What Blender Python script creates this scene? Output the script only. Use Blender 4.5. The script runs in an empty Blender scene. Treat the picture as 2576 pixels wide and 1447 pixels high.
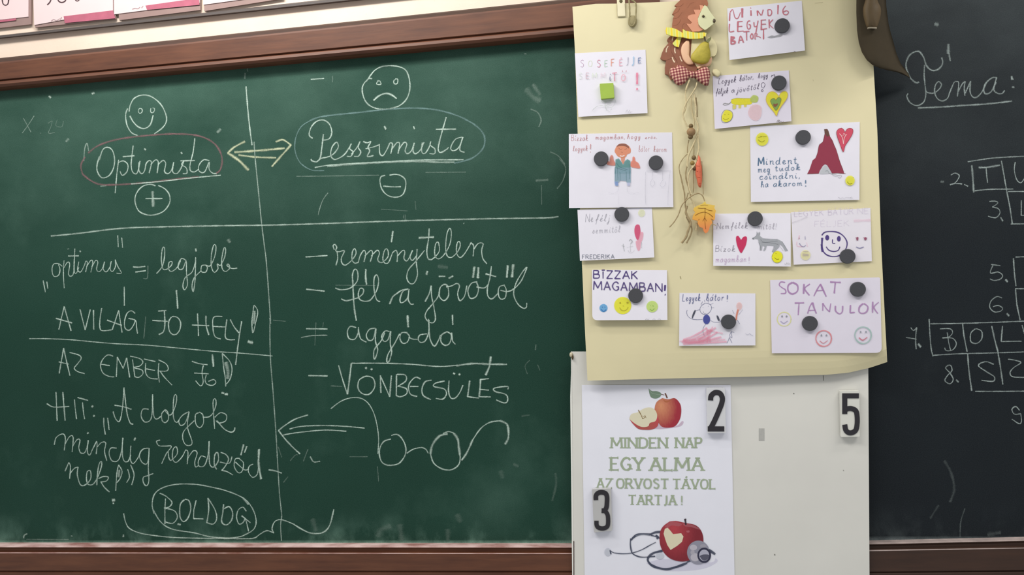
import bpy, math, random, re
from mathutils import Vector, Matrix
from mathutils.geometry import tessellate_polygon

# ------------------------------------------------------------------ camera
F = 2050.0                     # focal length in pixels of the 2576 wide frame
DIST = 1.15
Xc = Vector((13321, 644, F)).normalized()
Zc = Vector((-644, 13321, 0)).normalized()
Yc = Zc.cross(Xc)
ROT = Matrix((Xc, Yc, Zc))     # camera vector -> world vector


def ray(px, py):
    return ROT @ Vector(((px - 1288) / F, -(py - 723.5) / F, -1))


d0 = ray(1288, 723.5)
CAM = Vector((0, 0, 1.5)) - d0 * (DIST / d0.y)
cam = bpy.data.cameras.new('camera')
cam.sensor_width = 36
cam.lens = 36 * F / 2576
cam.clip_start = 0.02
cam_o = bpy.data.objects.new('camera', cam)
bpy.context.collection.objects.link(cam_o)
cam_o.matrix_world = Matrix.Translation(CAM) @ ROT.to_4x4()
bpy.context.scene.camera = cam_o

# ------------------------------------------------------------------ light
sc = bpy.context.scene
world = bpy.data.worlds.new('room_light')
sc.world = world
world.use_nodes = True
world.node_tree.nodes['Background'].inputs[0].default_value = (0.97, 0.98, 0.98, 1)
world.node_tree.nodes['Background'].inputs[1].default_value = 0.44


def area(name, loc, aim, sx, sy, power, col):
    l = bpy.data.lights.new(name, 'AREA')
    l.shape = 'RECTANGLE'
    l.size, l.size_y, l.energy, l.color = sx, sy, power, col
    o = bpy.data.objects.new(name, l)
    bpy.context.collection.objects.link(o)
    o.location = loc
    o.rotation_euler = (Vector(aim) - Vector(loc)).to_track_quat('-Z', 'Y').to_euler()
    return o


area('ceiling_tube_lamp', (-0.55, -0.95, 2.75), (-0.25, 0, 1.6), 1.3, 0.16, 15.5, (1.0, 0.97, 0.92))
area('ceiling_tube_lamp', (0.95, -1.15, 2.75), (0.4, 0, 1.5), 1.0, 0.16, 8.0, (1.0, 0.96, 0.90))
area('board_tube_lamp', (-0.36, -0.34, 2.22), (-0.36, 0.02, 1.88), 0.32, 0.05, 2.5, (1.0, 0.97, 0.92))
area('board_tube_lamp', (0.98, -0.40, 2.28), (0.88, 0.02, 1.80), 0.5, 0.05, 2.6, (1.0, 0.97, 0.92))
sc.view_settings.view_transform = 'Standard'
sc.view_settings.look = 'None'
sc.view_settings.gamma = 1
sc.view_settings.use_curve_mapping = False
sc.view_settings.exposure = 0.0
sc.cycles.transparent_max_bounces = 32

# ------------------------------------------------------------------ helpers
COL = bpy.context.collection
MM = 0.001
random.seed(7)


def P(px, py, y):
    """the point of the plane Y = y that is seen at pixel (px, py)"""
    r = ray(px, py)
    return CAM + r * ((y - CAM.y) / r.y)


def lin(c):
    return tuple(((v / 255) / 12.92 if v <= 10 else (((v / 255) + 0.055) / 1.055) ** 2.4) for v in c) + (1,)


def tagged(o, label=None, cat=None, group=None, kind=None):
    for k, v in (('label', label), ('category', cat), ('group', group), ('kind', kind)):
        if v:
            o[k] = v
    return o


def thing(name, label, cat, at, group=None):
    o = bpy.data.objects.new(name, None)
    o.empty_display_size = 0.02
    o.location = at
    COL.objects.link(o)
    return tagged(o, label, cat, group)


def mesh(name, verts, faces, mats, parent=None, smooth=False, attr=None, fm=None, label=None):
    """world-space vertices; stored relative to the parent thing, or to their own centre"""
    me = bpy.data.meshes.new(name)
    if parent is not None:
        base = Vector(parent.location)
        q = parent.parent
        while q is not None:
            base += Vector(q.location)
            q = q.parent
        org = Vector((0, 0, 0))
    else:
        org = sum((Vector(v) for v in verts), Vector()) / len(verts)
        base = org
    me.from_pydata([Vector(v) - base for v in verts], [], faces)
    for m in (mats if isinstance(mats, (list, tuple)) else [mats]):
        me.materials.append(m)
    if fm:
        me.polygons.foreach_set('material_index', fm)
    if smooth:
        me.polygons.foreach_set('use_smooth', [True] * len(me.polygons))
    if attr:
        ca = me.color_attributes.new('ink', 'FLOAT_COLOR', 'POINT')
        ca.data.foreach_set('color', [c for a in attr for c in a])
    me.update()
    o = bpy.data.objects.new(name, me)
    COL.objects.link(o)
    if parent is not None:
        o.parent = parent
    else:
        o.location = org
    if label:
        o['label'] = label
    return o


def spline(pts, step=2.0):
    """Catmull-Rom through pixel points, resampled every STEP pixels"""
    n = len(pts)
    if n < 3:
        (x0, y0), (x1, y1) = pts[0], pts[-1]
        k = max(2, int(math.hypot(x1 - x0, y1 - y0) / step) + 1)
        return [(x0 + (x1 - x0) * i / k, y0 + (y1 - y0) * i / k) for i in range(k + 1)]
    out = []
    for i in range(n - 1):
        p0, p1, p2, p3 = pts[max(i - 1, 0)], pts[i], pts[i + 1], pts[min(i + 2, n - 1)]
        k = max(2, int(math.hypot(p2[0] - p1[0], p2[1] - p1[1]) / step))
        for j in range(k):
            t = j / k
            out.append(tuple(0.5 * (2 * p1[c] + (p2[c] - p0[c]) * t + (2 * p0[c] - 5 * p1[c] + 4 * p2[c] - p3[c]) * t * t
                                    + (3 * p1[c] - p0[c] - 3 * p2[c] + p3[c]) * t ** 3) for c in (0, 1)))
    out.append(tuple(pts[-1]))
    return out


def straight(pts, step=3.0):
    out = []
    for a, b in zip(pts, pts[1:]):
        k = max(1, int(math.hypot(b[0] - a[0], b[1] - a[1]) / step))
        out += [(a[0] + (b[0] - a[0]) * j / k, a[1] + (b[1] - a[1]) * j / k) for j in range(k)]
    return out + [tuple(pts[-1])]


def pairs(nums):
    return [(nums[i], nums[i + 1]) for i in range(0, len(nums) - 1, 2)]


class Ink:
    """chalk, crayon or pen marks laid on a surface: depth(px, py) gives the surface's Y"""

    def __init__(self, depth, lift=0.25 * MM, size=1.0):
        self.v, self.f, self.a, self.d, self.lift, self.k = [], [], [], depth, lift, 0
        self.rows, self.press = ((-1.25, 0), (-.65, 1), (.65, 1), (1.25, 0)), 0.15

    def put(self, x, y, prof, al):
        self.v.append(P(x, y, self.d(x, y) - self.lift - self.k * 0.012 * MM))
        self.a.append((prof, al, 0, 1))

    def ribbon(self, pts, w, al=1.0, nib=None, flat=False):
        # split at sharp turns so that every piece keeps its width
        segs, cur = [], [pts[0]]
        for i in range(1, len(pts)):
            if math.hypot(pts[i][0] - cur[-1][0], pts[i][1] - cur[-1][1]) < 0.3:
                continue
            if len(cur) > 1:
                ax, ay = cur[-1][0] - cur[-2][0], cur[-1][1] - cur[-2][1]
                bx, by = pts[i][0] - cur[-1][0], pts[i][1] - cur[-1][1]
                if (ax * bx + ay * by) / (math.hypot(ax, ay) * math.hypot(bx, by)) < 0.25:
                    segs.append(cur)
                    cur = [cur[-1]]
            cur.append(pts[i])
        segs.append(cur)
        for s in segs:
            if len(s) < 2:
                continue
            self.k = (self.k + 1) % 40
            n = len(s)
            if not flat:     # rounded ends
                dx, dy = s[0][0] - s[1][0], s[0][1] - s[1][1]
                m = math.hypot(dx, dy)
                s = [(s[0][0] + dx / m * w * .3, s[0][1] + dy / m * w * .3)] + s
                dx, dy = s[-1][0] - s[-2][0], s[-1][1] - s[-2][1]
                m = math.hypot(dx, dy)
                s = s + [(s[-1][0] + dx / m * w * .3, s[-1][1] + dy / m * w * .3)]
                n = len(s)
            b0 = len(self.v)
            for i in range(n):
                a, b = s[max(i - 1, 0)], s[min(i + 1, n - 1)]
                dx, dy = b[0] - a[0], b[1] - a[1]
                m = math.hypot(dx, dy) or 1
                nx, ny = -dy / m, dx / m
                h = w / 2
                if nib:
                    h = (nib + (w - nib) * abs(dy / m) ** 1.3) / 2 if dx * dy >= 0 or abs(dy / m) > .97 else nib * 0.75
                elif not flat:
                    h *= 1 + 0.14 * math.sin(i * 0.37 + b0)
                    if i in (0, n - 1):
                        h *= 0.5
                e = 0.0 if (i in (0, n - 1) and not flat) else 1.0
                for o, pr in self.rows if not flat else ((-1, 1), (0, 1), (1, 1)):
                    self.put(s[i][0] + nx * h * o, s[i][1] + ny * h * o, pr * e, al * (1 - self.press * (.5 + .5 * math.sin(i * .21 + b0 * .7))))
            q = 3 if flat else len(self.rows)
            for i in range(n - 1):
                for j in range(q - 1):
                    c = b0 + i * q + j
                    self.f.append((c, c + 1, c + q + 1, c + q))

    def trace(self, crop, text, w=12, al=1.0, **kw):
        """text: strokes as pixel pairs of a zoomed crop; wN width, aN strength, l straight"""
        ox, oy, s = crop
        for st in text.split(';'):
            toks = st.split()
            ln, ww, aa, nums = False, w, al, []
            for t in toks:
                if t[0] == 'w':
                    ww = float(t[1:])
                elif t[0] == 'a':
                    aa = float(t[1:])
                elif t == 'l':
                    ln = True
                else:
                    nums.append(float(t))
            if len(nums) < 4:
                continue
            pts = [(ox + x / s, oy + y / s) for x, y in pairs(nums)]
            self.ribbon(straight(pts) if ln else spline(pts), ww / s, aa, **kw)
        return self

    def fill(self, crop, text, al=1.0, smooth=True):
        ox, oy, s = crop
        for st in text.split(';'):
            nums = [float(t) for t in st.split()]
            pts = [(ox + x / s, oy + y / s) for x, y in pairs(nums)]
            if smooth:
                pts = spline(pts + [pts[0]], 2.5)[:-1]
            self.k = (self.k + 1) % 40
            b0 = len(self.v)
            for x, y in pts:
                self.put(x, y, 1, al)
            for t in tessellate_polygon([[Vector((x, -y, 0)) for x, y in pts]]):
                self.f.append(tuple(b0 + i for i in t))
        return self

    def disc(self, crop, cx, cy, rx, ry=None, al=1.0):
        ry = ry or rx
        return self.fill(crop, ' '.join(f'{cx + rx * math.cos(a * math.tau / 14):.1f} {cy + ry * math.sin(a * math.tau / 14):.1f}'
                                        for a in range(14)), al)

    def text(self, crop, s, x0, y0, x1, y1, h, w=6, al=1.0, slant=0.0, serif=False):
        ox, oy, sc_ = crop
        gl = [GLYPH.get(c, GLYPH['o']) for c in s]
        adv = [g[0] + 2.4 for g in gl]
        tot = sum(adv) - 2.4
        ux, uy = (x1 - x0) / tot, (y1 - y0) / tot
        x = 0
        for g, ad in zip(gl, adv):
            for st in g[1].split(';'):
                if not st.strip():
                    continue
                sm = st[0] == '~'
                pts = []
                for gx, gy in pairs([float(t) for t in st.strip('~').split()]):
                    gx = gx + slant * gy
                    pts.append((ox + (x0 + (x + gx) * ux) / sc_, oy + (y0 + (x + gx) * uy - gy * h / 10) / sc_))
                line = spline(pts, 1.2) if sm else straight(pts, 1.6)
                if serif:
                    self.ribbon(line, w / sc_, al, nib=w / sc_ * 0.6, flat=True)
                    for e in ((pts[0], pts[-1]) if not sm else ()):
                        if serif and len(pts) == 2 and abs(pts[0][1] - pts[1][1]) < 1:
                            gy = (oy + (y0 + x * uy) / sc_ - e[1]) / (h / sc_)
                            if .12 < gy < .88:
                                continue
                            r = h / sc_ * .1
                            self.ribbon([(e[0], e[1] - r), (e[0], e[1] + r)], w / sc_ * .4, al, flat=True)
                            continue
                        gy = (oy + (y0 + x * uy) / sc_ - e[1]) / (h / sc_)
                        if gy < .12 or .88 < gy < 1.06:
                            r = h / sc_ * .2
                            self.ribbon([(e[0] - r, e[1]), (e[0] + r, e[1])], w / sc_ * .5, al, flat=True)
                else:
                    self.ribbon(line, w / sc_, al)
            x += ad
        return self

    def build(self, name, mat, parent, label=None):
        if self.v:
            return mesh(name, self.v, self.f, mat, parent, attr=self.a, label=label)


# stroke letters: width, strokes in tenths of the cap height
GLYPH = {
    ' ': (3, ''), 'A': (7, '0 0 3.5 10;3.5 10 7 0;1.3 3.5 5.7 3.5'), 'B': (6, '0 0 0 10;~0 10 4.5 9.8 5 7.6 4 5.6 0 5.3;~0 5.3 5 5 6 3 5 .4 0 0'),
    'C': (6, '~6 8.5 4 10 1.5 9 0 5 1.5 1 4 0 6 1.5'), 'D': (6.5, '0 0 0 10;~0 10 4 9.8 6.3 7.5 6.3 2.5 4 .2 0 0'),
    'E': (5.2, '0 0 0 10;0 10 5 10;0 5.2 4.2 5.2;0 0 5.2 0'), 'F': (5, '0 0 0 10;0 10 5 10;0 5.2 4 5.2'),
    'G': (6.8, '~6.5 8.2 4.5 10 1.8 9 0 5 1.8 1 4.5 0 6.5 1.5;6.5 1 6.5 4.5;4.3 4.5 6.8 4.5'), 'I': (1, '.5 0 .5 10'),
    'J': (3.5, '~3 10 3 3 2.4 .4 .5 -.8'), 'K': (6, '0 0 0 10;5.5 10 0 4.6;1.6 5.8 6 0'), 'L': (5, '0 10 0 0;0 0 5 0'),
    'M': (9, '0 0 .6 10;.6 10 4.5 2;4.5 2 8.4 10;8.4 10 9 0'), 'N': (7, '0 0 0 10;0 10 7 0;7 0 7 10'),
    'O': (7, '~3.5 10 1 9 0 5 1 1 3.5 0 6 1 7 5 6 9 3.5 10'), 'P': (5.5, '0 0 0 10;~0 10 4.5 9.8 5.5 7.5 4.3 5.2 0 4.8'),
    'R': (6.5, '0 0 0 10;~0 10 4.5 9.8 5.3 7.6 4.3 5.4 0 5;2.8 5 6.5 0'), 'S': (5.5, '~5.2 8.6 3.5 10 1.2 9.4 .6 7.4 2.6 5.6 4.8 4.2 5.2 2 3.5 0 .3 1.2'),
    'T': (7, '3.5 0 3.5 10;0 10 7 10'), 'U': (6.5, '~0 10 0 4 1 .6 3.2 0 5.4 .6 6.5 4 6.5 10'), 'V': (7, '0 10 3.5 0;3.5 0 7 10'),
    'Y': (7, '0 10 3.5 4.6;7 10 3.5 4.6;3.5 4.6 3.5 0'), 'Z': (6, '0 10 6 10;6 10 0 0;0 0 6 0'),
    '\u00c1': (7, '0 0 3.5 10;3.5 10 7 0;1.3 3.5 5.7 3.5;3.4 11.6 4.6 13.4'), '\u00c9': (5.2, '0 0 0 10;0 10 5 10;0 5.2 4.2 5.2;0 0 5.2 0;2 11.4 3.4 13.2'),
    '\u00cd': (3, '1.5 0 1.5 8.8;.2 10.6 3.2 10.8'), '\u0150': (7, '~3.5 8 1 7 0 4 1 1 3.5 0 6 1 7 4 6 7 3.5 8;2 10 2.6 12;4.6 10 5.4 12'),
    '!': (1.5, '.8 10 .8 3.4;.8 .9 .8 0'), ',': (1.5, '1 1 .2 -1.4'),
    'a': (5.5, '~5 5 2.5 5.2 .2 3 .8 .2 3 .4 5 4.6 4.7 1 5.8 .2'), 'b': (5, '~0 1 2.4 6 2.8 10 1.5 10 1 5 1.2 .8 3.4 0 4.6 2.4 3.4 4.6 1.4 3.4'),
    'c': (4, '~4 4.6 2 5.2 .2 3 .8 .4 2.8 0 4.2 1'), 'd': (6, '~4.6 4.6 2 5 .2 2.6 1.6 0 4 1.4 5.4 10;~5.2 8 4.6 1 6 .2'),
    'e': (4.5, '~0 1.6 3.2 3.2 3.2 5 1.4 4.6 .8 1.8 2.2 0 4.6 1.2'), 'f': (4, '~0 1 2.8 6 3.6 9.6 2.4 9.8 1.8 5 1.2 -3.6;0 3.4 3.8 3.8'),
    'g': (5, '~4.4 4.8 1.6 5 .2 2.6 1.6 .4 4.2 3 4.6 5 4.2 -2.4 2.4 -4.2 1.6 -2.4 5 .6'), 'h': (5.5, '~0 1 2.2 6 2.6 9.8 1.4 9.6 1 5 .8 0;~1 3 3 5 4.4 4 4.2 .6 5.6 .4'),
    'i': (2.5, '~.8 5 .6 1.2 1.4 .2 2.6 1;1.4 7.2 1.6 8'), 'j': (3, '~2.2 5 2 -2.4 .6 -4.2 .2 -2.6 3 .4;2.4 7.2 2.6 8'),
    'k': (5.5, '~0 1 2.2 6 2.6 9.8 1.4 9.6 1 5 .8 0;~1 2.6 3.6 5 4.4 4 1.4 2.6 3.4 .2 5.4 .4'), 'l': (3.5, '~0 1 2.4 6 2.8 9.6 1.6 9.6 1.2 3 2 .2 3.6 1'),
    'm': (8, '~.4 4.6 1 5 .8 0;~.9 3 2.6 5 3.6 4.4 3.6 0;~3.6 3 5.4 5 6.6 4.4 6.6 .8 8 .4'), 'n': (5.5, '~.4 4.6 1 5 .8 0;~.9 3 3 5 4.4 4.4 4.2 .8 5.6 .4'),
    'o': (5, '~2.4 5 .6 4 .4 1.4 2.2 0 4.2 1.4 4 4 2.4 5'), 'p': (5, '1.4 5 .8 -4;~1.2 3 3 5 4.6 3 3.4 .4 1.2 .8'), 'r': (4, '~.6 5 1 4.2 .8 0;~1 3 2.6 5 4 4.4'),
    's': (4, '~0 .8 2.4 5.2 3.4 3 3 .4 1 .2'), 't': (3.5, '~1.8 9 1.4 2 2 .2 3.6 1;0 6 3.4 6.2'), 'u': (5.5, '~.4 5 .6 1 2.2 0 4.2 4.8 4.4 .8 5.6 .4'),
    'v': (5, '~.4 5 1.4 1 2.4 0 4.4 5'), 'y': (5, '~.4 5 1 1.4 2.6 1 4.4 5 4 -2.6 2.4 -4.2 1.6 -2.6 5 .4'), 'z': (5, '.4 5 4.4 4.8;4.4 4.8 .4 0;.4 0 4.8 .2;1 2.6 4 2.8'),
    '\u00e1': (5.5, '~5 5 2.5 5.2 .2 3 .8 .2 3 .4 5 4.6 4.7 1 5.8 .2;4 7 5 9'), '\u00e9': (4.5, '~0 1.6 3.2 3.2 3.2 5 1.4 4.6 .8 1.8 2.2 0 4.6 1.2;2.6 7 3.6 9'),
    '\u00ed': (2.5, '~.8 5 .6 1.2 1.4 .2 2.6 1;1.4 7 2.4 9'), '\u00f6': (5, '~2.4 5 .6 4 .4 1.4 2.2 0 4.2 1.4 4 4 2.4 5;1.4 7 1.5 7.6;3.6 7 3.7 7.6'),
    '\u0151': (5, '~2.4 5 .6 4 .4 1.4 2.2 0 4.2 1.4 4 4 2.4 5;1.4 7 2 8.8;3.4 7 4 8.8'),
}


def slab(name, pts, y, t, mat, parent=None, depth=None, label=None, bevel=0, mats=None):
    """a flat piece whose front outline is seen at PTS; thickness T away from the viewer"""
    pts = [tuple(p) for p in pts]
    area2 = sum(a[0] * b[1] - b[0] * a[1] for a, b in zip(pts, pts[1:] + pts[:1]))
    if area2 > 0:
        pts.reverse()          # counter-clockwise as seen from the room
    d = depth or (lambda x, yy: y)
    fr = [P(x, yy, d(x, yy)) for x, yy in pts]
    bk = [v + Vector((0, t, 0)) for v in fr]
    n = len(pts)
    tri = [tuple(q) for q in tessellate_polygon([fr])]
    faces = []
    for q in tri:
        a, b, c = (fr[i] for i in q)
        if (b - a).cross(c - a).y > 0:
            q = q[::-1]
        faces.append(q)
    faces += [tuple(i + n for i in q[::-1]) for q in list(faces)]
    k = len(faces)
    faces += [(i, (i + n), ((i + 1) % n) + n, (i + 1) % n) for i in range(n)]
    fm = [0] * k + [1 if mats else 0] * n
    return mesh(name, fr + bk, faces, mats or mat, parent, fm=fm, label=label)


def pts_of(crop, text, smooth=False, step=2.5):
    ox, oy, s = crop
    p = [(ox + x / s, oy + y / s) for x, y in pairs([float(t) for t in text.split()])]
    return spline(p + [p[0]], step)[:-1] if smooth else p


def pillow(name, pts, y, h, mat, parent=None, label=None, back=None):
    """a rounded piece rising H in front of Y"""
    cx = sum(p[0] for p in pts) / len(pts)
    cy = sum(p[1] for p in pts) / len(pts)
    n = len(pts)
    v, f = [], []
    rings = ((1, 0), (.96, .3), (.86, .55), (.68, .78), (.42, .94), (.16, 1))
    for k, hh in rings:
        v += [P(cx + (x - cx) * k, cy + (yy - cy) * k, y - h * hh) for x, yy in pts]
    for r in range(len(rings) - 1):
        for i in range(n):
            j = (i + 1) % n
            f.append((r * n + i, r * n + j, (r + 1) * n + j, (r + 1) * n + i))
    f.append(tuple(range((len(rings) - 1) * n, len(rings) * n)))
    if back:
        b0 = len(v)
        v += [P(x, yy, y) + Vector((0, back, 0)) for x, yy in pts]
        for i in range(n):
            j = (i + 1) % n
            f.append((i, b0 + i, b0 + j, j))
    return mesh(name, v, f, mat, parent, smooth=True, label=label)


def tube(name, pts, ys, r, mat, parent=None, taper=1.0, label=None, sides=7, twist=False):
    """a cord through pixels PTS at depths YS (list or number)"""
    line = spline(pts, 3)
    n = len(line)
    if not isinstance(ys, (list, tuple)):
        ys = [ys] * len(pts)
    c = []
    for i, (x, y) in enumerate(line):
        t = i / (n - 1) * (len(ys) - 1)
        k = min(int(t), len(ys) - 2)
        c.append(P(x, y, ys[k] + (ys[k + 1] - ys[k]) * (t - k)))
    v, f = [], []
    for i in range(n):
        d = (c[min(i + 1, n - 1)] - c[max(i - 1, 0)]).normalized()
        a = d.cross(Vector((0, 1, 0))).normalized()
        b = d.cross(a)
        rr = r * (1 + (taper - 1) * i / (n - 1))
        if twist:
            rr *= 1 + .12 * math.sin(i * 1.3)
        for s in range(sides):
            g = s * math.tau / sides
            v.append(c[i] + (a * math.cos(g) + b * math.sin(g)) * rr)
    for i in range(n - 1):
        for s in range(sides):
            f.append((i * sides + s, i * sides + (s + 1) % sides, (i + 1) * sides + (s + 1) % sides, (i + 1) * sides + s))
    f.append(tuple(range(sides)))
    f.append(tuple(range((n - 1) * sides, n * sides))[::-1])
    return mesh(name, v, f, mat, parent, smooth=True, label=label)


def ball(name, px, py, y, r, mat, parent, sy=1.0, label=None):
    c = P(px, py, y)
    v, f = [c + Vector((0, 0, r * sy))], []
    L, S = 7, 12
    for i in range(1, L):
        for j in range(S):
            a, b = math.pi * i / L, math.tau * j / S
            v.append(c + Vector((r * math.sin(a) * math.cos(b), r * math.sin(a) * math.sin(b), r * sy * math.cos(a))))
    v.append(c - Vector((0, 0, r * sy)))
    for j in range(S):
        f.append((0, 1 + j, 1 + (j + 1) % S))
        f.append((len(v) - 1, 1 + (L - 2) * S + (j + 1) % S, 1 + (L - 2) * S + j))
        for i in range(L - 2):
            f.append((1 + i * S + j, 1 + (i + 1) * S + j, 1 + (i + 1) * S + (j + 1) % S, 1 + i * S + (j + 1) % S))
    return mesh(name, v, f, mat, parent, smooth=True, label=label)


def rounded(corners, radii, k=5):
    """corner list with rounded corners (pixel radii)"""
    out = []
    n = len(corners)
    for i, (c, r) in enumerate(zip(corners, radii)):
        if r <= 0:
            out.append(c)
            continue
        a, b = corners[i - 1], corners[(i + 1) % n]
        va = Vector((a[0] - c[0], a[1] - c[1])).normalized() * r
        vb = Vector((b[0] - c[0], b[1] - c[1])).normalized() * r
        C = Vector(c)
        for j in range(k + 1):
            t = j / k
            q = (C + va) * (1 - t) ** 2 + C * 2 * t * (1 - t) + (C + vb) * t * t
            out.append((q.x, q.y))
    return out


# ------------------------------------------------------------------ materials
def nodes(name):
    m = bpy.data.materials.new(name)
    m.use_nodes = True
    nt = m.node_tree
    return m, nt, nt.nodes['Principled BSDF']


def noise(nt, scale, detail=4, stretch=(1, 1, 1), rough=.55, obj=True):
    tc = nt.nodes.new('ShaderNodeTexCoord')
    mp = nt.nodes.new('ShaderNodeMapping')
    mp.inputs['Scale'].default_value = stretch
    nz = nt.nodes.new('ShaderNodeTexNoise')
    nz.inputs['Scale'].default_value = scale
    nz.inputs['Detail'].default_value = detail
    nz.inputs['Roughness'].default_value = rough
    nt.links.new(tc.outputs['Object' if obj else 'Generated'], mp.inputs[0])
    nt.links.new(mp.outputs[0], nz.inputs['Vector'])
    return nz.outputs['Fac']


def ramp(nt, src, stops):
    r = nt.nodes.new('ShaderNodeValToRGB')
    e = r.color_ramp.elements
    while len(e) < len(stops):
        e.new(0.5)
    for el, (p, c) in zip(e, stops):
        el.position, el.color = p, c
    nt.links.new(src, r.inputs[0])
    return r.outputs[0]


def math_(nt, op, a, b=None, clamp=False):
    m = nt.nodes.new('ShaderNodeMath')
    m.operation, m.use_clamp = op, clamp
    for i, x in enumerate((a, b)):
        if x is None:
            continue
        if isinstance(x, (int, float)):
            m.inputs[i].default_value = x
        else:
            nt.links.new(x, m.inputs[i])
    return m.outputs[0]


def mixc(nt, fac, a, b):
    m = nt.nodes.new('ShaderNodeMix')
    m.data_type = 'RGBA'
    for i, x in ((0, fac), (6, a), (7, b)):
        if isinstance(x, (tuple, float, int)):
            m.inputs[i].default_value = x
        else:
            nt.links.new(x, m.inputs[i])
    return m.outputs[2]


def bump(nt, bs, src, strength=.2, dist=.001):
    b = nt.nodes.new('ShaderNodeBump')
    b.inputs['Strength'].default_value = strength
    b.inputs['Distance'].default_value = dist
    nt.links.new(src, b.inputs['Height'])
    nt.links.new(b.outputs[0], bs.inputs['Normal'])


_plain = {}


def plain(rgb, rough=.6, var=.08, scale=60, name=None, spec=.4, stretch=(1, 1, 1)):
    key = (rgb, rough, var, scale, stretch)
    if key in _plain:
        return _plain[key]
    m, nt, bs = nodes(name or 'finish_%d_%d_%d' % rgb)
    c = lin(rgb)
    n = noise(nt, scale, stretch=stretch)
    col = ramp(nt, n, [(.25, tuple(x * (1 - var) for x in c[:3]) + (1,)), (.75, tuple(min(1, x * (1 + var)) for x in c[:3]) + (1,))])
    nt.links.new(col, bs.inputs['Base Color'])
    bs.inputs['Roughness'].default_value = rough
    bs.inputs['Specular IOR Level'].default_value = spec
    bump(nt, bs, n, .08)
    _plain[key] = m
    return m


_ink = {}


def ink(rgb, grain=.8, scale=1500, name='ink', rough=.9):
    """marks whose cover breaks up with the grain of the surface"""
    key = (rgb, grain, scale)
    if key in _ink:
        return _ink[key]
    m, nt, bs = nodes('%s_%d_%d_%d' % ((name,) + rgb))
    at = nt.nodes.new('ShaderNodeAttribute')
    at.attribute_name = 'ink'
    sp = nt.nodes.new('ShaderNodeSeparateColor')
    nt.links.new(at.outputs['Color'], sp.inputs[0])
    nz = noise(nt, scale, 3, rough=.7)
    nn = math_(nt, 'MULTIPLY', math_(nt, 'SUBTRACT', nz, .5), grain * 3.2)
    cov = math_(nt, 'ADD', math_(nt, 'MULTIPLY', sp.outputs[0], 1.5), nn)
    cov = math_(nt, 'SUBTRACT', cov, .45, True)
    al = math_(nt, 'MULTIPLY', cov, sp.outputs[1], True)
    nt.links.new(al, bs.inputs['Alpha'])
    bs.inputs['Base Color'].default_value = lin(rgb)
    bs.inputs['Roughness'].default_value = rough
    bs.inputs['Specular IOR Level'].default_value = .1
    _ink[key] = m
    return m


def wood(name, dark, light, rough=.56):
    m, nt, bs = nodes(name)
    g = noise(nt, 9, 8, (1.2, 14, 14), .65)
    bl = noise(nt, 7, 3, (1, 1, 2))
    c = ramp(nt, g, [(.3, lin(dark)), (.7, lin(light))])
    dust = math_(nt, 'MULTIPLY', math_(nt, 'SUBTRACT', bl, .48, True), 1.1, True)
    c = mixc(nt, dust, c, lin(tuple(min(255, int(v * 1.12 + 12)) for v in light)))
    nt.links.new(c, bs.inputs['Base Color'])
    bs.inputs['Roughness'].default_value = rough
    bump(nt, bs, g, .12)
    return m


M_WOOD = wood('red_brown_varnished_wood', (78, 43, 28), (104, 62, 40))
M_WOOD_DARK_AND_SHADE = wood('dark_brown_varnished_wood_and_bevel_shade', (46, 27, 18), (62, 38, 25))


def dusty_wood():
    m, nt, bs = nodes('chalk_dusted_wood')
    n = noise(nt, 60, 6, (.4, 1, 1))
    c = ramp(nt, n, [(.32, lin((150, 105, 98))), (.62, lin((214, 186, 182)))])
    nt.links.new(c, bs.inputs['Base Color'])
    bs.inputs['Roughness'].default_value = .9
    return m


M_DUST = dusty_wood()


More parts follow.
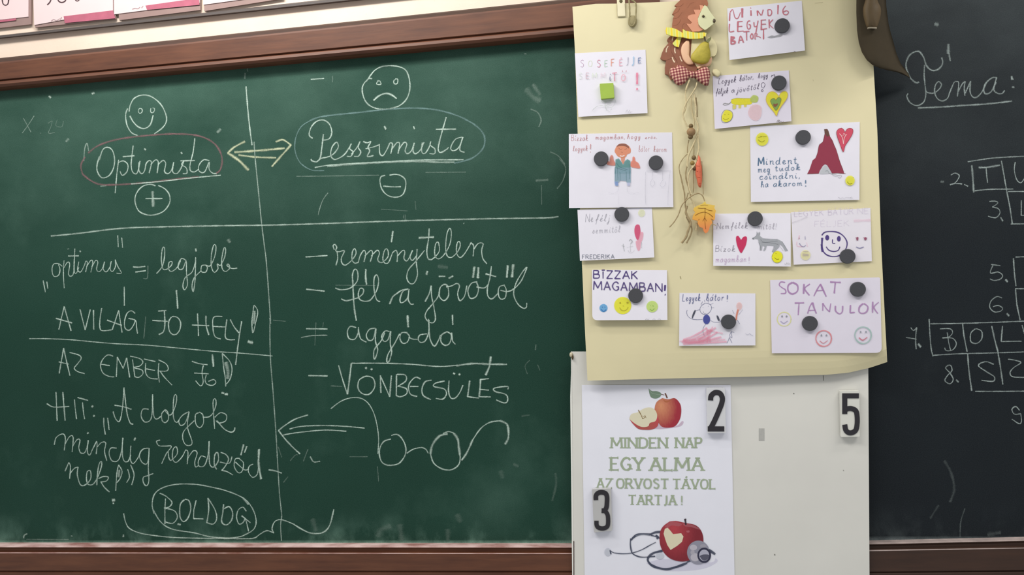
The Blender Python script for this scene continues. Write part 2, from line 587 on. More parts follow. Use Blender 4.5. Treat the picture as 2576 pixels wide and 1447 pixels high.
def board_mat(name, base, tint, zlow, dust=(150, 172, 160), amount=1.0):
    """matt writing surface: wiped chalk clouds, streaks and dust above the chalk rail"""
    m, nt, bs = nodes(name)
    big = noise(nt, 3.2, 5)
    fine = noise(nt, 900, 2)
    col = ramp(nt, big, [(.3, lin(base)), (.75, lin(tint))])
    sm = noise(nt, 5.0, 7, (1, 1, .9), .6)
    wipe = math_(nt, 'MULTIPLY', math_(nt, 'SUBTRACT', sm, .54, True), .7 * amount, True)
    tc = nt.nodes.new('ShaderNodeTexCoord')
    sx = nt.nodes.new('ShaderNodeSeparateXYZ')
    nt.links.new(tc.outputs['Object'], sx.inputs[0])
    low = math_(nt, 'SUBTRACT', 1.0, math_(nt, 'MULTIPLY', math_(nt, 'SUBTRACT', sx.outputs[2], zlow), 17.0), True)
    low = math_(nt, 'MULTIPLY', low, low)
    st = noise(nt, 20, 6, (1, 1, .7), .62)
    cl = math_(nt, 'MULTIPLY', math_(nt, 'SUBTRACT', st, .47, True), 3.2, True)
    low2 = math_(nt, 'MULTIPLY', math_(nt, 'MULTIPLY', low, cl), .75 * amount, True)
    edge = math_(nt, 'SUBTRACT', 1.0, math_(nt, 'MULTIPLY', math_(nt, 'SUBTRACT', sx.outputs[2], zlow), 220.0), True)
    edge = math_(nt, 'MULTIPLY', edge, math_(nt, 'ADD', noise(nt, 90, 4), .15))
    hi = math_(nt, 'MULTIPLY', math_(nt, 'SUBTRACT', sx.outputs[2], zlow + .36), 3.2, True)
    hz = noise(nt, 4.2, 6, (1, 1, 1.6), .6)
    hi = math_(nt, 'MULTIPLY', math_(nt, 'MULTIPLY', hi, math_(nt, 'SUBTRACT', hz, .28, True)), .52)  # paler towards the top, in soft patches
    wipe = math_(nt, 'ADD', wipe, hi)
    k = math_(nt, 'ADD', math_(nt, 'ADD', wipe, low2), edge, True)
    k = math_(nt, 'MULTIPLY', k, math_(nt, 'ADD', math_(nt, 'MULTIPLY', fine, .9), .55), True)
    col = mixc(nt, k, col, lin(dust))
    gr = math_(nt, 'MULTIPLY', math_(nt, 'SUBTRACT', fine, .5), .16)
    col = mixc(nt, math_(nt, 'ADD', gr, .03, True), col, lin(dust))
    nt.links.new(col, bs.inputs['Base Color'])
    bs.inputs['Roughness'].default_value = .58
    bs.inputs['Specular IOR Level'].default_value = .16
    bump(nt, bs, fine, .15, .0004)
    return m


M_TWINE = plain((205, 190, 150), .85, .18, 900, 'jute_twine')
M_TWINE_D = plain((158, 140, 105), .85, .2, 900, 'weathered_jute_twine')
M_PAPER = plain((224, 222, 233), .85, .02, 40, 'white_card_paper')
M_PAPER_W = plain((224, 220, 230), .85, .02, 40, 'warm_white_card_paper')
M_PAPER_L = plain((221, 216, 230), .85, .02, 40, 'lilac_white_card_paper')
M_POSTER = plain((234, 235, 246), .6, .015, 30, 'printed_poster_paper')
M_MAGNET = plain((68, 69, 74), .6, .12, 900, 'black_ferrite')

# ------------------------------------------------------------------ setting
Y_WALL, Y_BOARD, Y_WHITE, Y_CREAM = 20 * MM, 0.0, -23.5 * MM, -38 * MM


def wall_mat():
    m, nt, bs = nodes('cream_wall_paint')
    n = noise(nt, 5, 5)
    sp = noise(nt, 160, 3, rough=.7)
    c = ramp(nt, n, [(.3, lin((222, 196, 178))), (.7, lin((232, 216, 200)))])
    k = math_(nt, 'MULTIPLY', math_(nt, 'SUBTRACT', sp, .64, True), 5, True)
    c = mixc(nt, k, c, lin((196, 168, 146)))
    nt.links.new(c, bs.inputs['Base Color'])
    bs.inputs['Roughness'].default_value = .7
    bump(nt, bs, sp, .2)
    return m


wx0, wx1, wz0, wz1 = -2.2, 1.8, 0.0, 2.9
wall = mesh('wall_back', [(x, y, z) for y in (Y_WALL, Y_WALL + .1) for x, z in ((wx0, wz0), (wx1, wz0), (wx1, wz1), (wx0, wz1))],
            [(0, 1, 2, 3), (7, 6, 5, 4), (0, 4, 5, 1), (1, 5, 6, 2), (2, 6, 7, 3), (3, 7, 4, 0)], wall_mat())
tagged(wall, kind='structure')


def rails(name, x0, x1, prof, mats, parent, label=None):
    """a moulding between pixel columns x0, x1; prof: (pixel y at x0, pixel y at x1, depth mm, material of the band below)"""
    v, f, fm = [], [], []
    for a, b, d, _ in prof:
        v += [P(x0, a, -d * MM), P(x1, b, -d * MM)]
    n = len(prof)
    for i in range(n - 1):
        f.append((2 * i, 2 * i + 2, 2 * i + 3, 2 * i + 1))
        fm.append(prof[i][3])
    b0 = len(v)
    v += [Vector((p.x, Y_WALL - .0002, p.z)) for p in (v[0], v[1], v[2 * n - 2], v[2 * n - 1])]
    f += [(b0, 0, 1, b0 + 1), (2 * n - 2, b0 + 2, b0 + 3, 2 * n - 1)]
    fm += [0, 0]
    f.append(tuple(2 * i for i in range(n - 1, -1, -1)) + (b0, b0 + 2))
    f.append(tuple(2 * i + 1 for i in range(n)) + (b0 + 3, b0 + 1))
    fm += [0, 0]
    return mesh(name, v, f, mats, parent, fm=fm, label=label)


# ---- green chalkboard
green = thing('chalkboard', 'large green chalkboard in a red-brown frame, covered with Hungarian writing in white chalk', 'chalkboard', P(720, 1370, 0))
X0, X1 = -90, 1660
zl = P(700, 1366, 0).z - green.location.z


def lineat(x, p0, p1):
    return p0[1] + (p1[1] - p0[1]) * (x - p0[0]) / (p1[0] - p0[0])


def T(y0, y1440):
    return lineat(X0, (0, y0), (1440, y1440)), lineat(X1, (0, y0), (1440, y1440))


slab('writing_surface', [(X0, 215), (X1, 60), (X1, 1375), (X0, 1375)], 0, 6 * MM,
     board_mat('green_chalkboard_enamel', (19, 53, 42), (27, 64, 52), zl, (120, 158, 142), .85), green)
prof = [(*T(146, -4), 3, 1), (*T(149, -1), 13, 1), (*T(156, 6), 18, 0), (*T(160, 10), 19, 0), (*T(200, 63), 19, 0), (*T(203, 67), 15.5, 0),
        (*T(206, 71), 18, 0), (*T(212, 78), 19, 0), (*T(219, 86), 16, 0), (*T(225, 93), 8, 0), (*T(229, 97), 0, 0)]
rails('top_rail', X0, X1, prof, [M_WOOD, M_WOOD_DARK_AND_SHADE], green)  # dark material on the upper bevel puts its shade into the colour
prof = [(1365, 1367, 0, 1), (1369, 1371, 8, 1), (1375, 1376, 14, 1), (1377, 1378, 15, 0), (1381, 1382, 13, 0), (1388, 1389, 12, 0), (1390, 1392, 17, 1), (1392, 1394, 18, 0),
        (1435, 1436, 18, 0), (1438, 1439, 15, 0), (1441, 1442, 17, 0), (1500, 1501, 17, 0), (1503, 1504, 8, 0)]
rails('chalk_rail', X0, X1, prof, [M_WOOD, M_DUST], green)
rails('side_rail', -150, X0 + 2, [(140, 140, 18, 0), (1504, 1504, 18, 0)], [M_WOOD], green)

# ---- black board
black = thing('chalkboard', 'blackish chalkboard beside the cream panel, with a chalked crossword grid and the word Téma', 'chalkboard', P(2500, 1360, 0))
BX0, BX1 = 1980, 3000
zb = P(2400, 1357, 0).z - black.location.z
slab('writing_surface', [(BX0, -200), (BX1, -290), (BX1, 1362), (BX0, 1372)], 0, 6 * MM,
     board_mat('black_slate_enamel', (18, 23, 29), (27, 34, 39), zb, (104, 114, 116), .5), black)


def Bt(a, b):    # pixel y at 2187 and 2576
    return lineat(BX0, (2187, a), (2576, b)), lineat(BX1, (2187, a), (2576, b))


prof = [(*Bt(1360, 1351), 0, 1), (*Bt(1365, 1357), 8, 1), (*Bt(1370, 1361), 12, 0), (*Bt(1375, 1366), 10, 0), (*Bt(1382, 1374), 10, 0), (*Bt(1384, 1378), 15, 1),
        (*Bt(1387, 1380), 16, 0), (*Bt(1438, 1434), 16, 0), (*Bt(1441, 1437), 13, 0), (*Bt(1445, 1440), 15, 0), (*Bt(1500, 1496), 15, 0)]
rails('chalk_rail', BX0, BX1, prof, [M_WOOD_DARK_AND_SHADE, plain((165, 150, 146), .9, .25, 60, 'chalk_dust_on_dark_wood')], black)

# ---- number cards and their rail above the green board
st = rails('trim_1', -200, 1300, [(lineat(-200, (0, 89), (740, 7)), lineat(1300, (0, 89), (740, 7)), -16, 0), (lineat(-200, (0, 90), (740, 9)), lineat(1300, (0, 90), (740, 9)), -11, 0),
                                  (lineat(-200, (0, 95), (740, 15)), lineat(1300, (0, 95), (740, 15)), -11, 0), (lineat(-200, (0, 96), (740, 17)), lineat(1300, (0, 96), (740, 17)), -17, 0)],
           [plain((82, 75, 73), .6, .1, 30, 'grey_metal_trim')], None)
tagged(st, kind='structure')
M_PINKCARD = plain((218, 196, 197), .6, .02, 30, 'pale_pink_card')
M_MAG = plain((170, 92, 112), .6, .12, 60, 'magenta_print')
M_SLEEVE = plain((146, 122, 118), .35, .08, 40, 'plastic_sleeve_edge')
yc = 15 * MM


def numcard(label, sheet, sleeve, tag_pts, digits, brand=None):
    cx = sum(p[0] for p in sheet) / 4
    t = thing('number_card', label, 'card', P(cx, max(p[1] for p in sheet), yc), 'number cards on the wall above the green board')
    slab('sleeve', sleeve, yc, 3 * MM, M_SLEEVE, t)
    slab('sheet', sheet, yc - 1.2 * MM, 1 * MM, M_PINKCARD, t)
    if tag_pts:
        slab('magenta_strip', tag_pts, yc - 1.5 * MM, .25 * MM, M_MAG, t)
    dp = lambda x, y: yc - 1.3 * MM
    k = Ink(dp)
    for s in digits:
        k.trace((0, 0, 1), s, 3.2)
    k.build('printed_digit', ink((70, 52, 58), .3, 900), t)
    if brand:
        b = Ink(dp)
        b.trace((0, 0, 1), brand, 2.6, .5)
        b.build('small_print', ink((120, 96, 104), .5, 1500), t)
    return t


numcard('pale number card at the far left end of the row above the green board', [(-150, 20 - 110), (72, -110), (71, 42), (-150, 66)],
        [(-150, -110), (79, -112), (78, 61), (-150, 88)], [(-150, 68), (-150, 74), (40, 51), (40, 46)], ['5 -8 7 8 13 13 20 9 22 -6'])
numcard('pale number card with a magenta strip, second of the row above the green board', [(80, -110), (283, -130), (284, 27), (86, 63)],
        [(78, -110), (287, -130), (291, 48), (88, 69)], [(160, 41), (284, 26), (290, 46), (163, 58)], ['119 12 126 4 131 -10', '143 -10 147 2 155 6 164 2 168 -10', '187 -10 190 0 196 2 203 -6'],
        '129 53 135 49 142 52 150 47; 152 49 155 43')
numcard('pale number card with a bright magenta strip, third of the row above the green board', [(285, -130), (499, -150), (502, 8), (287, 36)],
        [(284, -130), (504, -150), (504, 25), (300, 51)], [(366, 14), (500, -5), (502, 12), (370, 25)], [], '333 23 340 21 347 22 352 18; 356 20 360 15')
numcard('pale number card at the right end of the row above the green board', [(509, -150), (700, -170), (700, -14), (511, 12)],
        [(508, -150), (725, -170), (712, -4), (514, 28)], None, [])

# ------------------------------------------------------------------ chalk writing
A, B_, C_, D_ = (0, 0, 3.4784), (700, 0, 3.4784), (0, 400, 3.4784), (700, 400, 3.4784)
E_, F_, G_, H_ = (0, 800, 3.4784), (700, 800, 3.4784), (0, 1030, 3.47), (700, 1030, 3.47)
Z = (0, 0, 1)
WHITE, PINK, BLUE, YEL = (200, 222, 210), (146, 112, 116), (128, 160, 158), (204, 212, 178)
flat0 = lambda x, y: 0.0


_chalk = {}


def CHALK(rgb):
    if rgb in _chalk:
        return _chalk[rgb]
    m, nt, bs = nodes('chalk_%d_%d_%d' % rgb)
    at = nt.nodes.new('ShaderNodeAttribute')
    at.attribute_name = 'ink'
    sp = nt.nodes.new('ShaderNodeSeparateColor')
    nt.links.new(at.outputs['Color'], sp.inputs[0])
    nz = math_(nt, 'ADD', math_(nt, 'MULTIPLY', noise(nt, 900, 3, rough=.75), .6), math_(nt, 'MULTIPLY', noise(nt, 260, 3, (1, 1, 2.2), .7), .4))
    nn = math_(nt, 'MULTIPLY', math_(nt, 'SUBTRACT', nz, .5), 3.4)
    cov = math_(nt, 'ADD', math_(nt, 'MULTIPLY', sp.outputs[0], 1.05), nn)
    cov = math_(nt, 'MULTIPLY', math_(nt, 'SUBTRACT', cov, .12, True), sp.outputs[0], True)
    nt.links.new(math_(nt, 'MULTIPLY', cov, sp.outputs[1], True), bs.inputs['Alpha'])
    bs.inputs['Base Color'].default_value = lin(rgb)
    bs.inputs['Roughness'].default_value = .95
    bs.inputs['Specular IOR Level'].default_value = .1
    _chalk[rgb] = m
    return m


def clusters(items, gap):
    """group strokes whose boxes lie within GAP pixels of each other"""
    boxes = []
    for (ox, oy, sc_), st in items:
        n = [float(t) for t in st.split() if t[0] not in 'wal']
        xs = [ox + v / sc_ for v in n[0::2]]
        ys = [oy + v / sc_ for v in n[1::2]]
        boxes.append((min(xs), min(ys), max(xs), max(ys)))
    par = list(range(len(items)))

    def find(i):
        while par[i] != i:
            i = par[i]
        return i
    for i, a in enumerate(boxes):
        for j in range(i):
            b = boxes[j]
            if max(a[0] - b[2], b[0] - a[2]) < gap and max(a[1] - b[3], b[1] - a[3]) < gap * 1.6:
                par[find(i)] = find(j)
    out = {}
    for i in range(len(items)):
        out.setdefault(find(i), []).append(items[i])
    return sorted(out.values(), key=lambda g: min(float([t for t in st.split() if t[0] not in 'wal'][0]) / c[2] + c[0] for c, st in g))


def chalk(name, label, crop, text, w=12, rgb=WHITE, al=.9, parent=green, more=()):
    items = [(c, st) for c, tx in ((crop, text),) + tuple(more) for st in tx.split(';') if len(st.split()) > 3]
    gap = {'chalk_sentence': 13, 'chalk_marks': 13}.get(name, 38)
    groups = clusters(items, gap)
    part = {'chalk_sentence': 'chalk_word', 'chalk_marks': 'chalk_mark'}.get(name, name)
    for gi, g in enumerate(groups):
        k = Ink(flat0, .3 * MM)
        k.k = gi * 5 % 40
        k.rows, k.press = ((-1.4, 0), (-.8, .55), (-.25, 1), (.25, 1), (.8, .55), (1.4, 0)), .3
        for c, st in g:
            k.trace(c, st, w, al)
        k.build(part, CHALK(rgb), parent, label if len(groups) == 1 else None)


chalk('chalk_drawing', 'smiling face in white chalk', A, '1205 1187 1150 1160 1110 1090 1100 1000 1118 950; 1130 975 1140 920 1175 860 1240 833 1310 840 1380 885 1430 950 1458 1040 1430 1110 1350 1172;'
      'w10 1218 950 1210 975 1222 992 1240 985 1245 960 1228 948 1215 955; w10 1320 948 1318 975 1330 988 1348 975 1352 950 1335 945; w15 1137 1015 1165 1065 1210 1110 1265 1125 1315 1090 1340 1010', 13)
chalk('chalk_marks', 'stray chalk dots and half erased letters', A, 'w20 428 842 445 856; w22 805 820 825 812; w8 a.4 205 1035 235 1090 270 1155; w8 a.4 298 1015 250 1090 195 1165; w7 a.25 350 1165 360 1168;'
      'w7 a.25 420 1080 455 1060 445 1110 425 1165 480 1160; w7 a.22 500 1050 490 1100 540 1110 555 1060; w28 a.4 1900 1160 1930 1130; w24 a.35 578 1240 600 1215; w16 a.3 2145 640 2142 690; w16 a.25 2165 600 2167 625', 10)
chalk('chalk_line', 'upright chalk line dividing the two columns', Z, 'w4.2 619 218 623 270 628 320 634 365; w3.5 a.6 639 357 642 400 650 480 658 561 664 610 670 659 676 740 681 814; w3.2 a.6 679 800 680 895 687 987 694 1087 699 1174 703 1240 709 1298; w3 a.7 709 1298 706 1322 708 1361')
chalk('chalk_arrow', 'double-headed arrow in yellowish chalk', Z, 'w6.5 590 383 650 379 716 373; w5.5 600 390 640 395 694 397; w6 573 385 590 370 616 356; w8 573 385 600 403 625 428; w5.5 694 357 712 352 732 365; w6 732 365 705 395 684 419', 6, YEL)
chalk('chalk_oval', 'pink chalk oval', Z, 'w5.5 a.75 222 385 250 365 300 350 370 341 440 337 500 342 540 362 558 395 555 425 543 437; w5.5 a.75 214 395 204 414 206 432 213 443 244 462 287 465 374 459 430 452 500 445', 5, PINK)
chalk('chalk_line', 'pale chalk underline', Z, 'w3.5 330 463 400 457 480 448 555 441; w3.5 a.5 211 405 213 375 219 361 223 380', 4)
chalk('chalk_word', 'chalk word Optimista', A, 'w13 868 1400 900 1310 945 1290 985 1320 1003 1400 990 1480 950 1540 890 1555 852 1500 850 1440 870 1370; 1038 1400 1022 1530 1008 1690;'
      '1032 1425 1078 1408 1118 1440 1112 1500 1072 1535 1050 1500; 1165 1275 1155 1360 1148 1440 1160 1505 1195 1520 1215 1470 1225 1410; 1215 1420 1215 1490 1240 1520 1265 1495 1280 1430 1310 1405 1325 1430 1305 1515;'
      '1320 1440 1360 1400 1385 1420 1375 1515; 1385 1440 1425 1405 1450 1430 1440 1500 1470 1520 1500 1490 1520 1420; 1520 1420 1510 1500 1545 1520 1580 1480 1610 1410; 1610 1410 1590 1440 1630 1470 1635 1515 1600 1520;'
      '1705 1210 1690 1330 1665 1430 1665 1490 1700 1505 1740 1480; w14 1580 1408 1705 1405; 1830 1405 1780 1400 1740 1450 1745 1500 1790 1505 1830 1420 1830 1480 1860 1515 1895 1520; w20 1263 1302 1276 1312; w18 1583 1334 1594 1345; w14 1075 1372 1175 1363', 12)
chalk('chalk_drawing', 'chalk plus sign in a circle', C_, '1360 235 1310 222 1240 245 1190 310 1183 380 1215 455 1290 490 1370 485 1440 450 1485 380 1480 310 1440 260 1385 232; w14 1275 347 1420 347; w30 a.55 1335 285 1340 415; w10 a.6 880 238 930 235', 13)
chalk('chalk_line', 'long chalk line across both columns', Z, 'w4.4 a.75 128 594 200 587 300 575 400 571 560 568 700 566 830 562 1000 556 1200 551 1330 549 1380 548 1405 545')
chalk('chalk_drawing', 'sad face in white chalk', B_, '820 688 790 690 745 740 735 800 760 880 810 930 890 955 980 950 1060 925 1120 870 1150 790 1148 700 1120 620 1060 585 980 575 900 585 840 620 800 670 770 715;'
      'w10 875 703 860 735 898 738 888 708 872 715; w11 1035 692 1012 705 1015 732 1040 732 1046 695 1025 690; w18 835 878 880 840 940 818 990 830 1035 862', 14)
chalk('chalk_marks', 'stray dashes and faint wiped curves', B_, 'w12 285 695 400 687; w8 a.25 475 665 475 720; w14 a.3 2210 955 2270 985 2300 1050 2280 1110; w12 a.25 2380 1330 2450 1365 2510 1440; w60 a.14 2170 780 2230 850 2290 880;'
      'w40 a.16 2230 740 2290 830; w10 a.4 2150 472 2170 470', 10, more=((D_, 'w12 a.25 2460 0 2515 80 2490 190 2440 260; w10 a.28 160 152 400 150 880 142; w10 a.25 1290 118 1640 115; w10 a.4 435 297 390 360 358 450 350 490;'
      'w10 a.22 1100 490 1095 520; w10 a.22 1112 488 1110 545; w8 a.2 1198 370 1205 445; w26 a.22 2255 190 2360 182; w10 a.2 2303 230 2305 400; w8 a.2 900 440 1130 455; w8 a.2 500 1105 850 1108; w10 a.5 1620 568 1628 560; w40 a.12 1400 940 1480 950'),))
chalk('chalk_oval', 'grey-blue chalk oval', B_, 'w18 a.75 280 1055 360 1025 500 1005 700 985 900 962 1100 948 1250 948 1400 965 1560 1010 1700 1080 1780 1150 1808 1220 1790 1300 1720 1370 1640 1405 1540 1428;'
      'w12 a.75 280 1055 200 1110 155 1200 145 1300 170 1390 220 1450 300 1490 400 1493', 14, BLUE)
chalk('chalk_line', 'doubled chalk underline', B_, 'w13 320 1466 430 1448 600 1434 900 1418 1200 1402 1500 1399 1620 1398; w20 a.6 430 1456 600 1440 900 1422 1200 1412 1400 1420 1540 1420', 14)
chalk('chalk_word', 'chalk word Pesszimista', B_, 'w14 300 1210 270 1180 290 1110 340 1060 400 1052 450 1090 468 1160 445 1215 385 1228; w15 395 1175 385 1260 370 1370 340 1415 300 1410 285 1395; 340 1410 380 1385 430 1375 480 1350 525 1290 510 1245 470 1290 460 1360 490 1395 540 1380 590 1340 640 1258;'
      '640 1258 625 1300 655 1330 635 1368 600 1368; 640 1350 690 1290 715 1240; 715 1240 700 1290 722 1330 700 1368 665 1368; w15 745 1240 780 1250 810 1240 785 1290 800 1320 780 1370 832 1362; w12 765 1302 820 1290 885 1268; 885 1262 888 1340 915 1362 950 1310 975 1255;'
      '975 1255 985 1250 1000 1265 985 1345; 990 1310 1040 1248 1062 1262 1048 1345; 1055 1310 1100 1248 1125 1262 1110 1320 1130 1345 1165 1320 1190 1250; 1190 1255 1180 1325 1205 1345 1245 1310 1275 1245;'
      '1260 1250 1255 1325 1280 1345 1315 1300 1335 1240; 1335 1240 1330 1270 1370 1305 1368 1345 1325 1345; w15 1470 1025 1440 1130 1410 1240 1400 1310 1420 1335 1470 1310 1490 1290; w16 1380 1132 1555 1130;'
      '1610 1200 1550 1220 1510 1290 1530 1320 1580 1290 1615 1200 1590 1290 1595 1322 1630 1333; w19 928 1104 942 1132; w17 1184 1106 1193 1130', 13)
chalk('chalk_drawing', 'chalk minus sign in a circle', D_, '935 145 900 155 890 200 910 270 960 320 1030 335 1090 310 1115 240 1110 180 1070 145 1020 135 975 142; w14 920 238 1000 244 1072 243', 13)
chalk('chalk_word', 'chalk word optimus between quotation marks', C_, 'w11 1030 670 1035 770; w11 1065 690 1073 775; 510 915 470 920 455 970 470 1025 510 1020 525 970 512 918 545 940; 560 890 555 1000 562 1130; 555 960 590 905 610 920 600 1010 625 1025 645 985 655 785;'
      '648 880 650 985 668 1000 690 950; w14 597 850 688 848; 690 900 680 970 705 990 735 940 750 895; 750 895 765 905 750 990; 757 945 795 888 812 905 795 992; 803 945 838 888 856 905 845 965 865 988 895 960 915 900;'
      '915 900 905 965 930 988 960 950 975 895; 970 900 965 965 985 985 1010 940 1008 882; 1008 882 1030 940 1062 998 1020 1000; w18 697 806 707 812; w10 a.3 590 790 605 785; w11 378 1065 397 1165; w11 410 1075 418 1135', 10)
chalk('chalk_word', 'chalk equals sign', C_, 'w15 1165 945 1210 948 1270 940; w14 1185 990 1275 978; w9 a.35 1295 935 1290 1040 1255 1045', 14)
chalk('chalk_word', 'chalk word legjobb', C_, '1370 1003 1420 940 1440 850 1438 775 1420 790 1412 880 1425 960 1460 965 1500 930 1505 900 1480 905 1475 960 1500 985 1550 950 1580 890; 1630 890 1590 872 1560 920 1567 965 1600 960 1628 895 1632 1000 1640 1100 1615 1145 1600 1110 1620 1040 1680 990 1712 900;'
      'w12 1712 860 1710 960 1705 1080 1690 1160 1680 1110 1700 1040 1760 980; w19 1713 785 1715 808; 1800 930 1765 935 1762 985 1800 990 1815 950 1800 930 1840 935 1880 850 1890 765 1870 755 1850 840 1850 940 1875 992 1908 960 1900 920 1930 930 1965 860 1975 790 1960 780 1940 880 1945 960 1975 985 2010 955 1998 920 1985 930 2010 952 2040 960 2075 955; w30 a.4 1995 705 2012 730', 11)
chalk('chalk_sentence', 'chalk words A VILÁG JÓ HELY', E_, 'w12 l 515 102 540 -10 562 -100; w13 l 562 -98 590 0 622 112; w14 490 4 630 44; w12 l 700 -75 745 106; l 745 106 790 -72; w13 l 818 -68 820 102; 890 -85 875 10 875 90 900 112 975 105; l 982 105 1038 -65; l 1038 -65 1068 128; w14 938 20 1065 65;'
      '1182 -40 1150 -62 1112 -40 1090 30 1095 90 1130 108 1165 70 1185 20; 1125 5 1185 22 1195 80 1203 138; w13 1385 -60 1455 -65; w14 1438 -62 1443 50 1430 120 1390 145; w13 1335 22 1465 30; w13 1500 -8 1475 40 1485 120 1530 148 1570 110 1580 40 1550 -5 1505 -12;'
      'w13 l 1728 -38 1738 158; w14 1802 -18 1805 70 1828 150; 1680 62 1830 68; 1945 -12 1870 -5 1863 80 1880 160 1930 185; 1860 74 1975 80; 1985 15 1972 120 1975 175 2010 192 2055 190; w13 2015 15 2050 80 2090 130; w13 2115 30 2095 150 2075 300 2062 410;'
      'w12 1087 -272 1088 -106; w16 1543 -243 1550 -160 1555 -82; w9 a.25 1275 -10 1265 110 1258 180; w11 2222 -110 2205 20 2212 130 2240 30 2255 -60 2225 -112; w26 a.55 2228 -60 2222 50; w28 2170 206 2195 214 2212 216', 12)
chalk('chalk_line', 'chalk line under the second row of words', E_, 'w10 255 182 400 182 600 190 800 208 1000 225 1300 240 1600 268 1900 295 2100 308 2385 333')
chalk('chalk_sentence', 'chalk words AZ EMBER JÓ', E_, 'w13 l 518 485 557 265; w13 557 265 580 370 612 505; 515 385 600 405; 610 303 690 325 710 355 680 400 650 440 680 470 740 487; 990 335 940 325 895 370 880 420 900 480 950 510 1000 517; 885 405 960 418;'
      'l 1018 515 1026 343; w12 l 1026 343 1078 442 1108 350; w13 l 1108 350 1135 520; 1140 335 1220 355 1250 385 1225 420 1170 435 1240 455 1250 490 1215 520 1180 515; 1160 365 1170 440 1180 515; 1260 360 1360 382; 1275 395 1275 480 1310 525 1380 535; 1275 445 1355 460;'
      '1390 395 1385 480 1395 565; 1388 368 1450 400 1472 440 1455 465 1385 465; 1400 465 1440 520 1505 588; w12 1680 380 1740 400 1815 410; 1780 415 1768 480 1778 560 1755 595 1712 550; 1700 482 1825 490; 1805 500 1795 545 1812 580 1860 590 1890 565 1870 540 1825 555; w20 1858 322 1868 425;'
      'w11 1945 310 1955 420 1970 520 1975 600; w11 1945 310 2010 380 2030 450 2015 530 1980 580; w40 a.5 1975 390 1995 470 1990 530; w18 1940 655 1960 660; w26 1968 668 1992 668', 11)
chalk('chalk_sentence', 'chalk words HIT: A dolgok', E_, 'w12 l 490 650 500 900; w14 550 650 560 780 570 898; w12 410 750 470 780 605 775; 652 715 658 790 670 885; 722 740 730 820 740 885; w13 680 697 770 722; w19 802 780 814 770; w18 816 860 828 855; w12 908 875 910 950 922 1020; w12 942 875 955 980;'
      'w12 990 820 1010 880 1045 905 1070 800 1085 610; w13 1085 610 1100 750 1115 850 1140 920 1165 930; w12 1003 765 1080 778 1150 800; 1300 800 1250 800 1235 860 1265 910 1310 900 1330 840 1335 670; 1335 670 1340 800 1350 870 1375 885 1410 860; 1440 810 1415 840 1420 900 1450 915 1475 880 1465 820 1440 805 1480 850 1510 830 1540 750 1545 680 1525 680 1515 780 1520 880 1545 915 1570 890;'
      '1655 820 1600 850 1565 900 1580 940 1620 920 1655 825; 1655 825 1640 950 1680 1080 1665 1115 1625 1110 1600 1060 1610 990 1700 900; 1740 830 1710 850 1715 930 1750 960 1780 920 1775 850 1745 825; 1775 870 1830 865 1865 830 1890 760 1885 710 1865 730 1870 850 1878 970; 1880 870 1930 830 1980 850 1975 900 1920 920 1890 900; w13 1900 900 1960 970 2020 1000 2050 985 2055 960', 11)
chalk('chalk_sentence', 'chalk words mindig rendeződ', E_, '475 1110 490 1050 530 1020 560 1020 572 1060 562 1160; 568 1105 610 1038 640 1045 632 1172; 638 1120 675 1065 700 1070 690 1130 705 1180 740 1180 765 1120 772 1072; 772 1072 765 1170 785 1200 810 1150 845 1080;'
      '818 1075? 0 0'.replace('818 1075? 0 0', '845 1080 850 1110 842 1192; 850 1130 890 1090 925 1095 915 1170 935 1250') + '; 1020 1140 970 1140 955 1190 980 1250 1030 1250 1060 1180 1075 1050; w12 1075 1050 1070 1180 1085 1250 1120 1255 1145 1200; 1145 1120 1140 1230 1165 1275 1210 1220 1235 1160;'
      'w17 1175 1072 1184 1050; w17 764 1014 773 1004; 1300 1140 1250 1150 1220 1200 1240 1260 1280 1280 1300 1230 1305 1140; w12 1305 1140 1298 1300 1302 1430 1280 1470 1255 1440 1255 1395 1295 1380 1340 1362;'
      '1400 1070 1370 1080 1390 1118 1450 1122 1500 1125 1455 1190 1415 1275; 1470 1170 1480 1230 1500 1245 1550 1190 1545 1130 1515 1150 1510 1230 1540 1265 1590 1220 1625 1155; 1625 1155 1645 1175 1638 1280; 1640 1235 1690 1165 1725 1180 1705 1260 1712 1305 1740 1290;'
      '1800 1220 1760 1210 1735 1260 1745 1300 1790 1290 1820 1200 1830 1080; w13 1830 1080 1830 1220 1840 1290 1870 1305 1910 1250 1905 1180 1880 1200 1875 1280 1895 1325; w13 1932 1178 1975 1195 2000 1240 1970 1300 1940 1335; 1940 1335 1985 1345 2038 1375; 1925 1262 2005 1272 2030 1215;'
      '2100 1230 2060 1235 2050 1300 2085 1355 2120 1340 2130 1270 2095 1235; 2060 1262 2140 1330 2175 1320; w18 2132 1108 2108 1200; w17 2160 1125 2140 1178; 2215 1280 2180 1300 2175 1350 2210 1395 2250 1370 2262 1300; w22 2267 1150 2262 1260 2272 1340 2285 1410; w15 2352 1330 2410 1340 2465 1358', 11)
chalk('chalk_word', 'chalk word nek with an exclamation mark', G_, '568 540 585 500 600 465; 600 465 615 500 608 605; 612 560 650 515 682 505; 682 505 675 570 700 655 740 662 790 610 790 540 762 545 755 610 770 655 810 655 850 600 885 500 885 455 865 480 850 570 845 662; 860 605 900 588 945 592 930 625 880 635; w13 880 632 910 680 955 722;'
      'w11 1035 485 1020 560 1010 710; 1035 485 1065 540 1050 600 1020 640; w26 a.55 1042 530 1035 590; w30 980 795 1002 792; w16 985 820 995 822; 1115 525 1130 590 1105 640; 1140 485 1170 570 1150 660', 12)
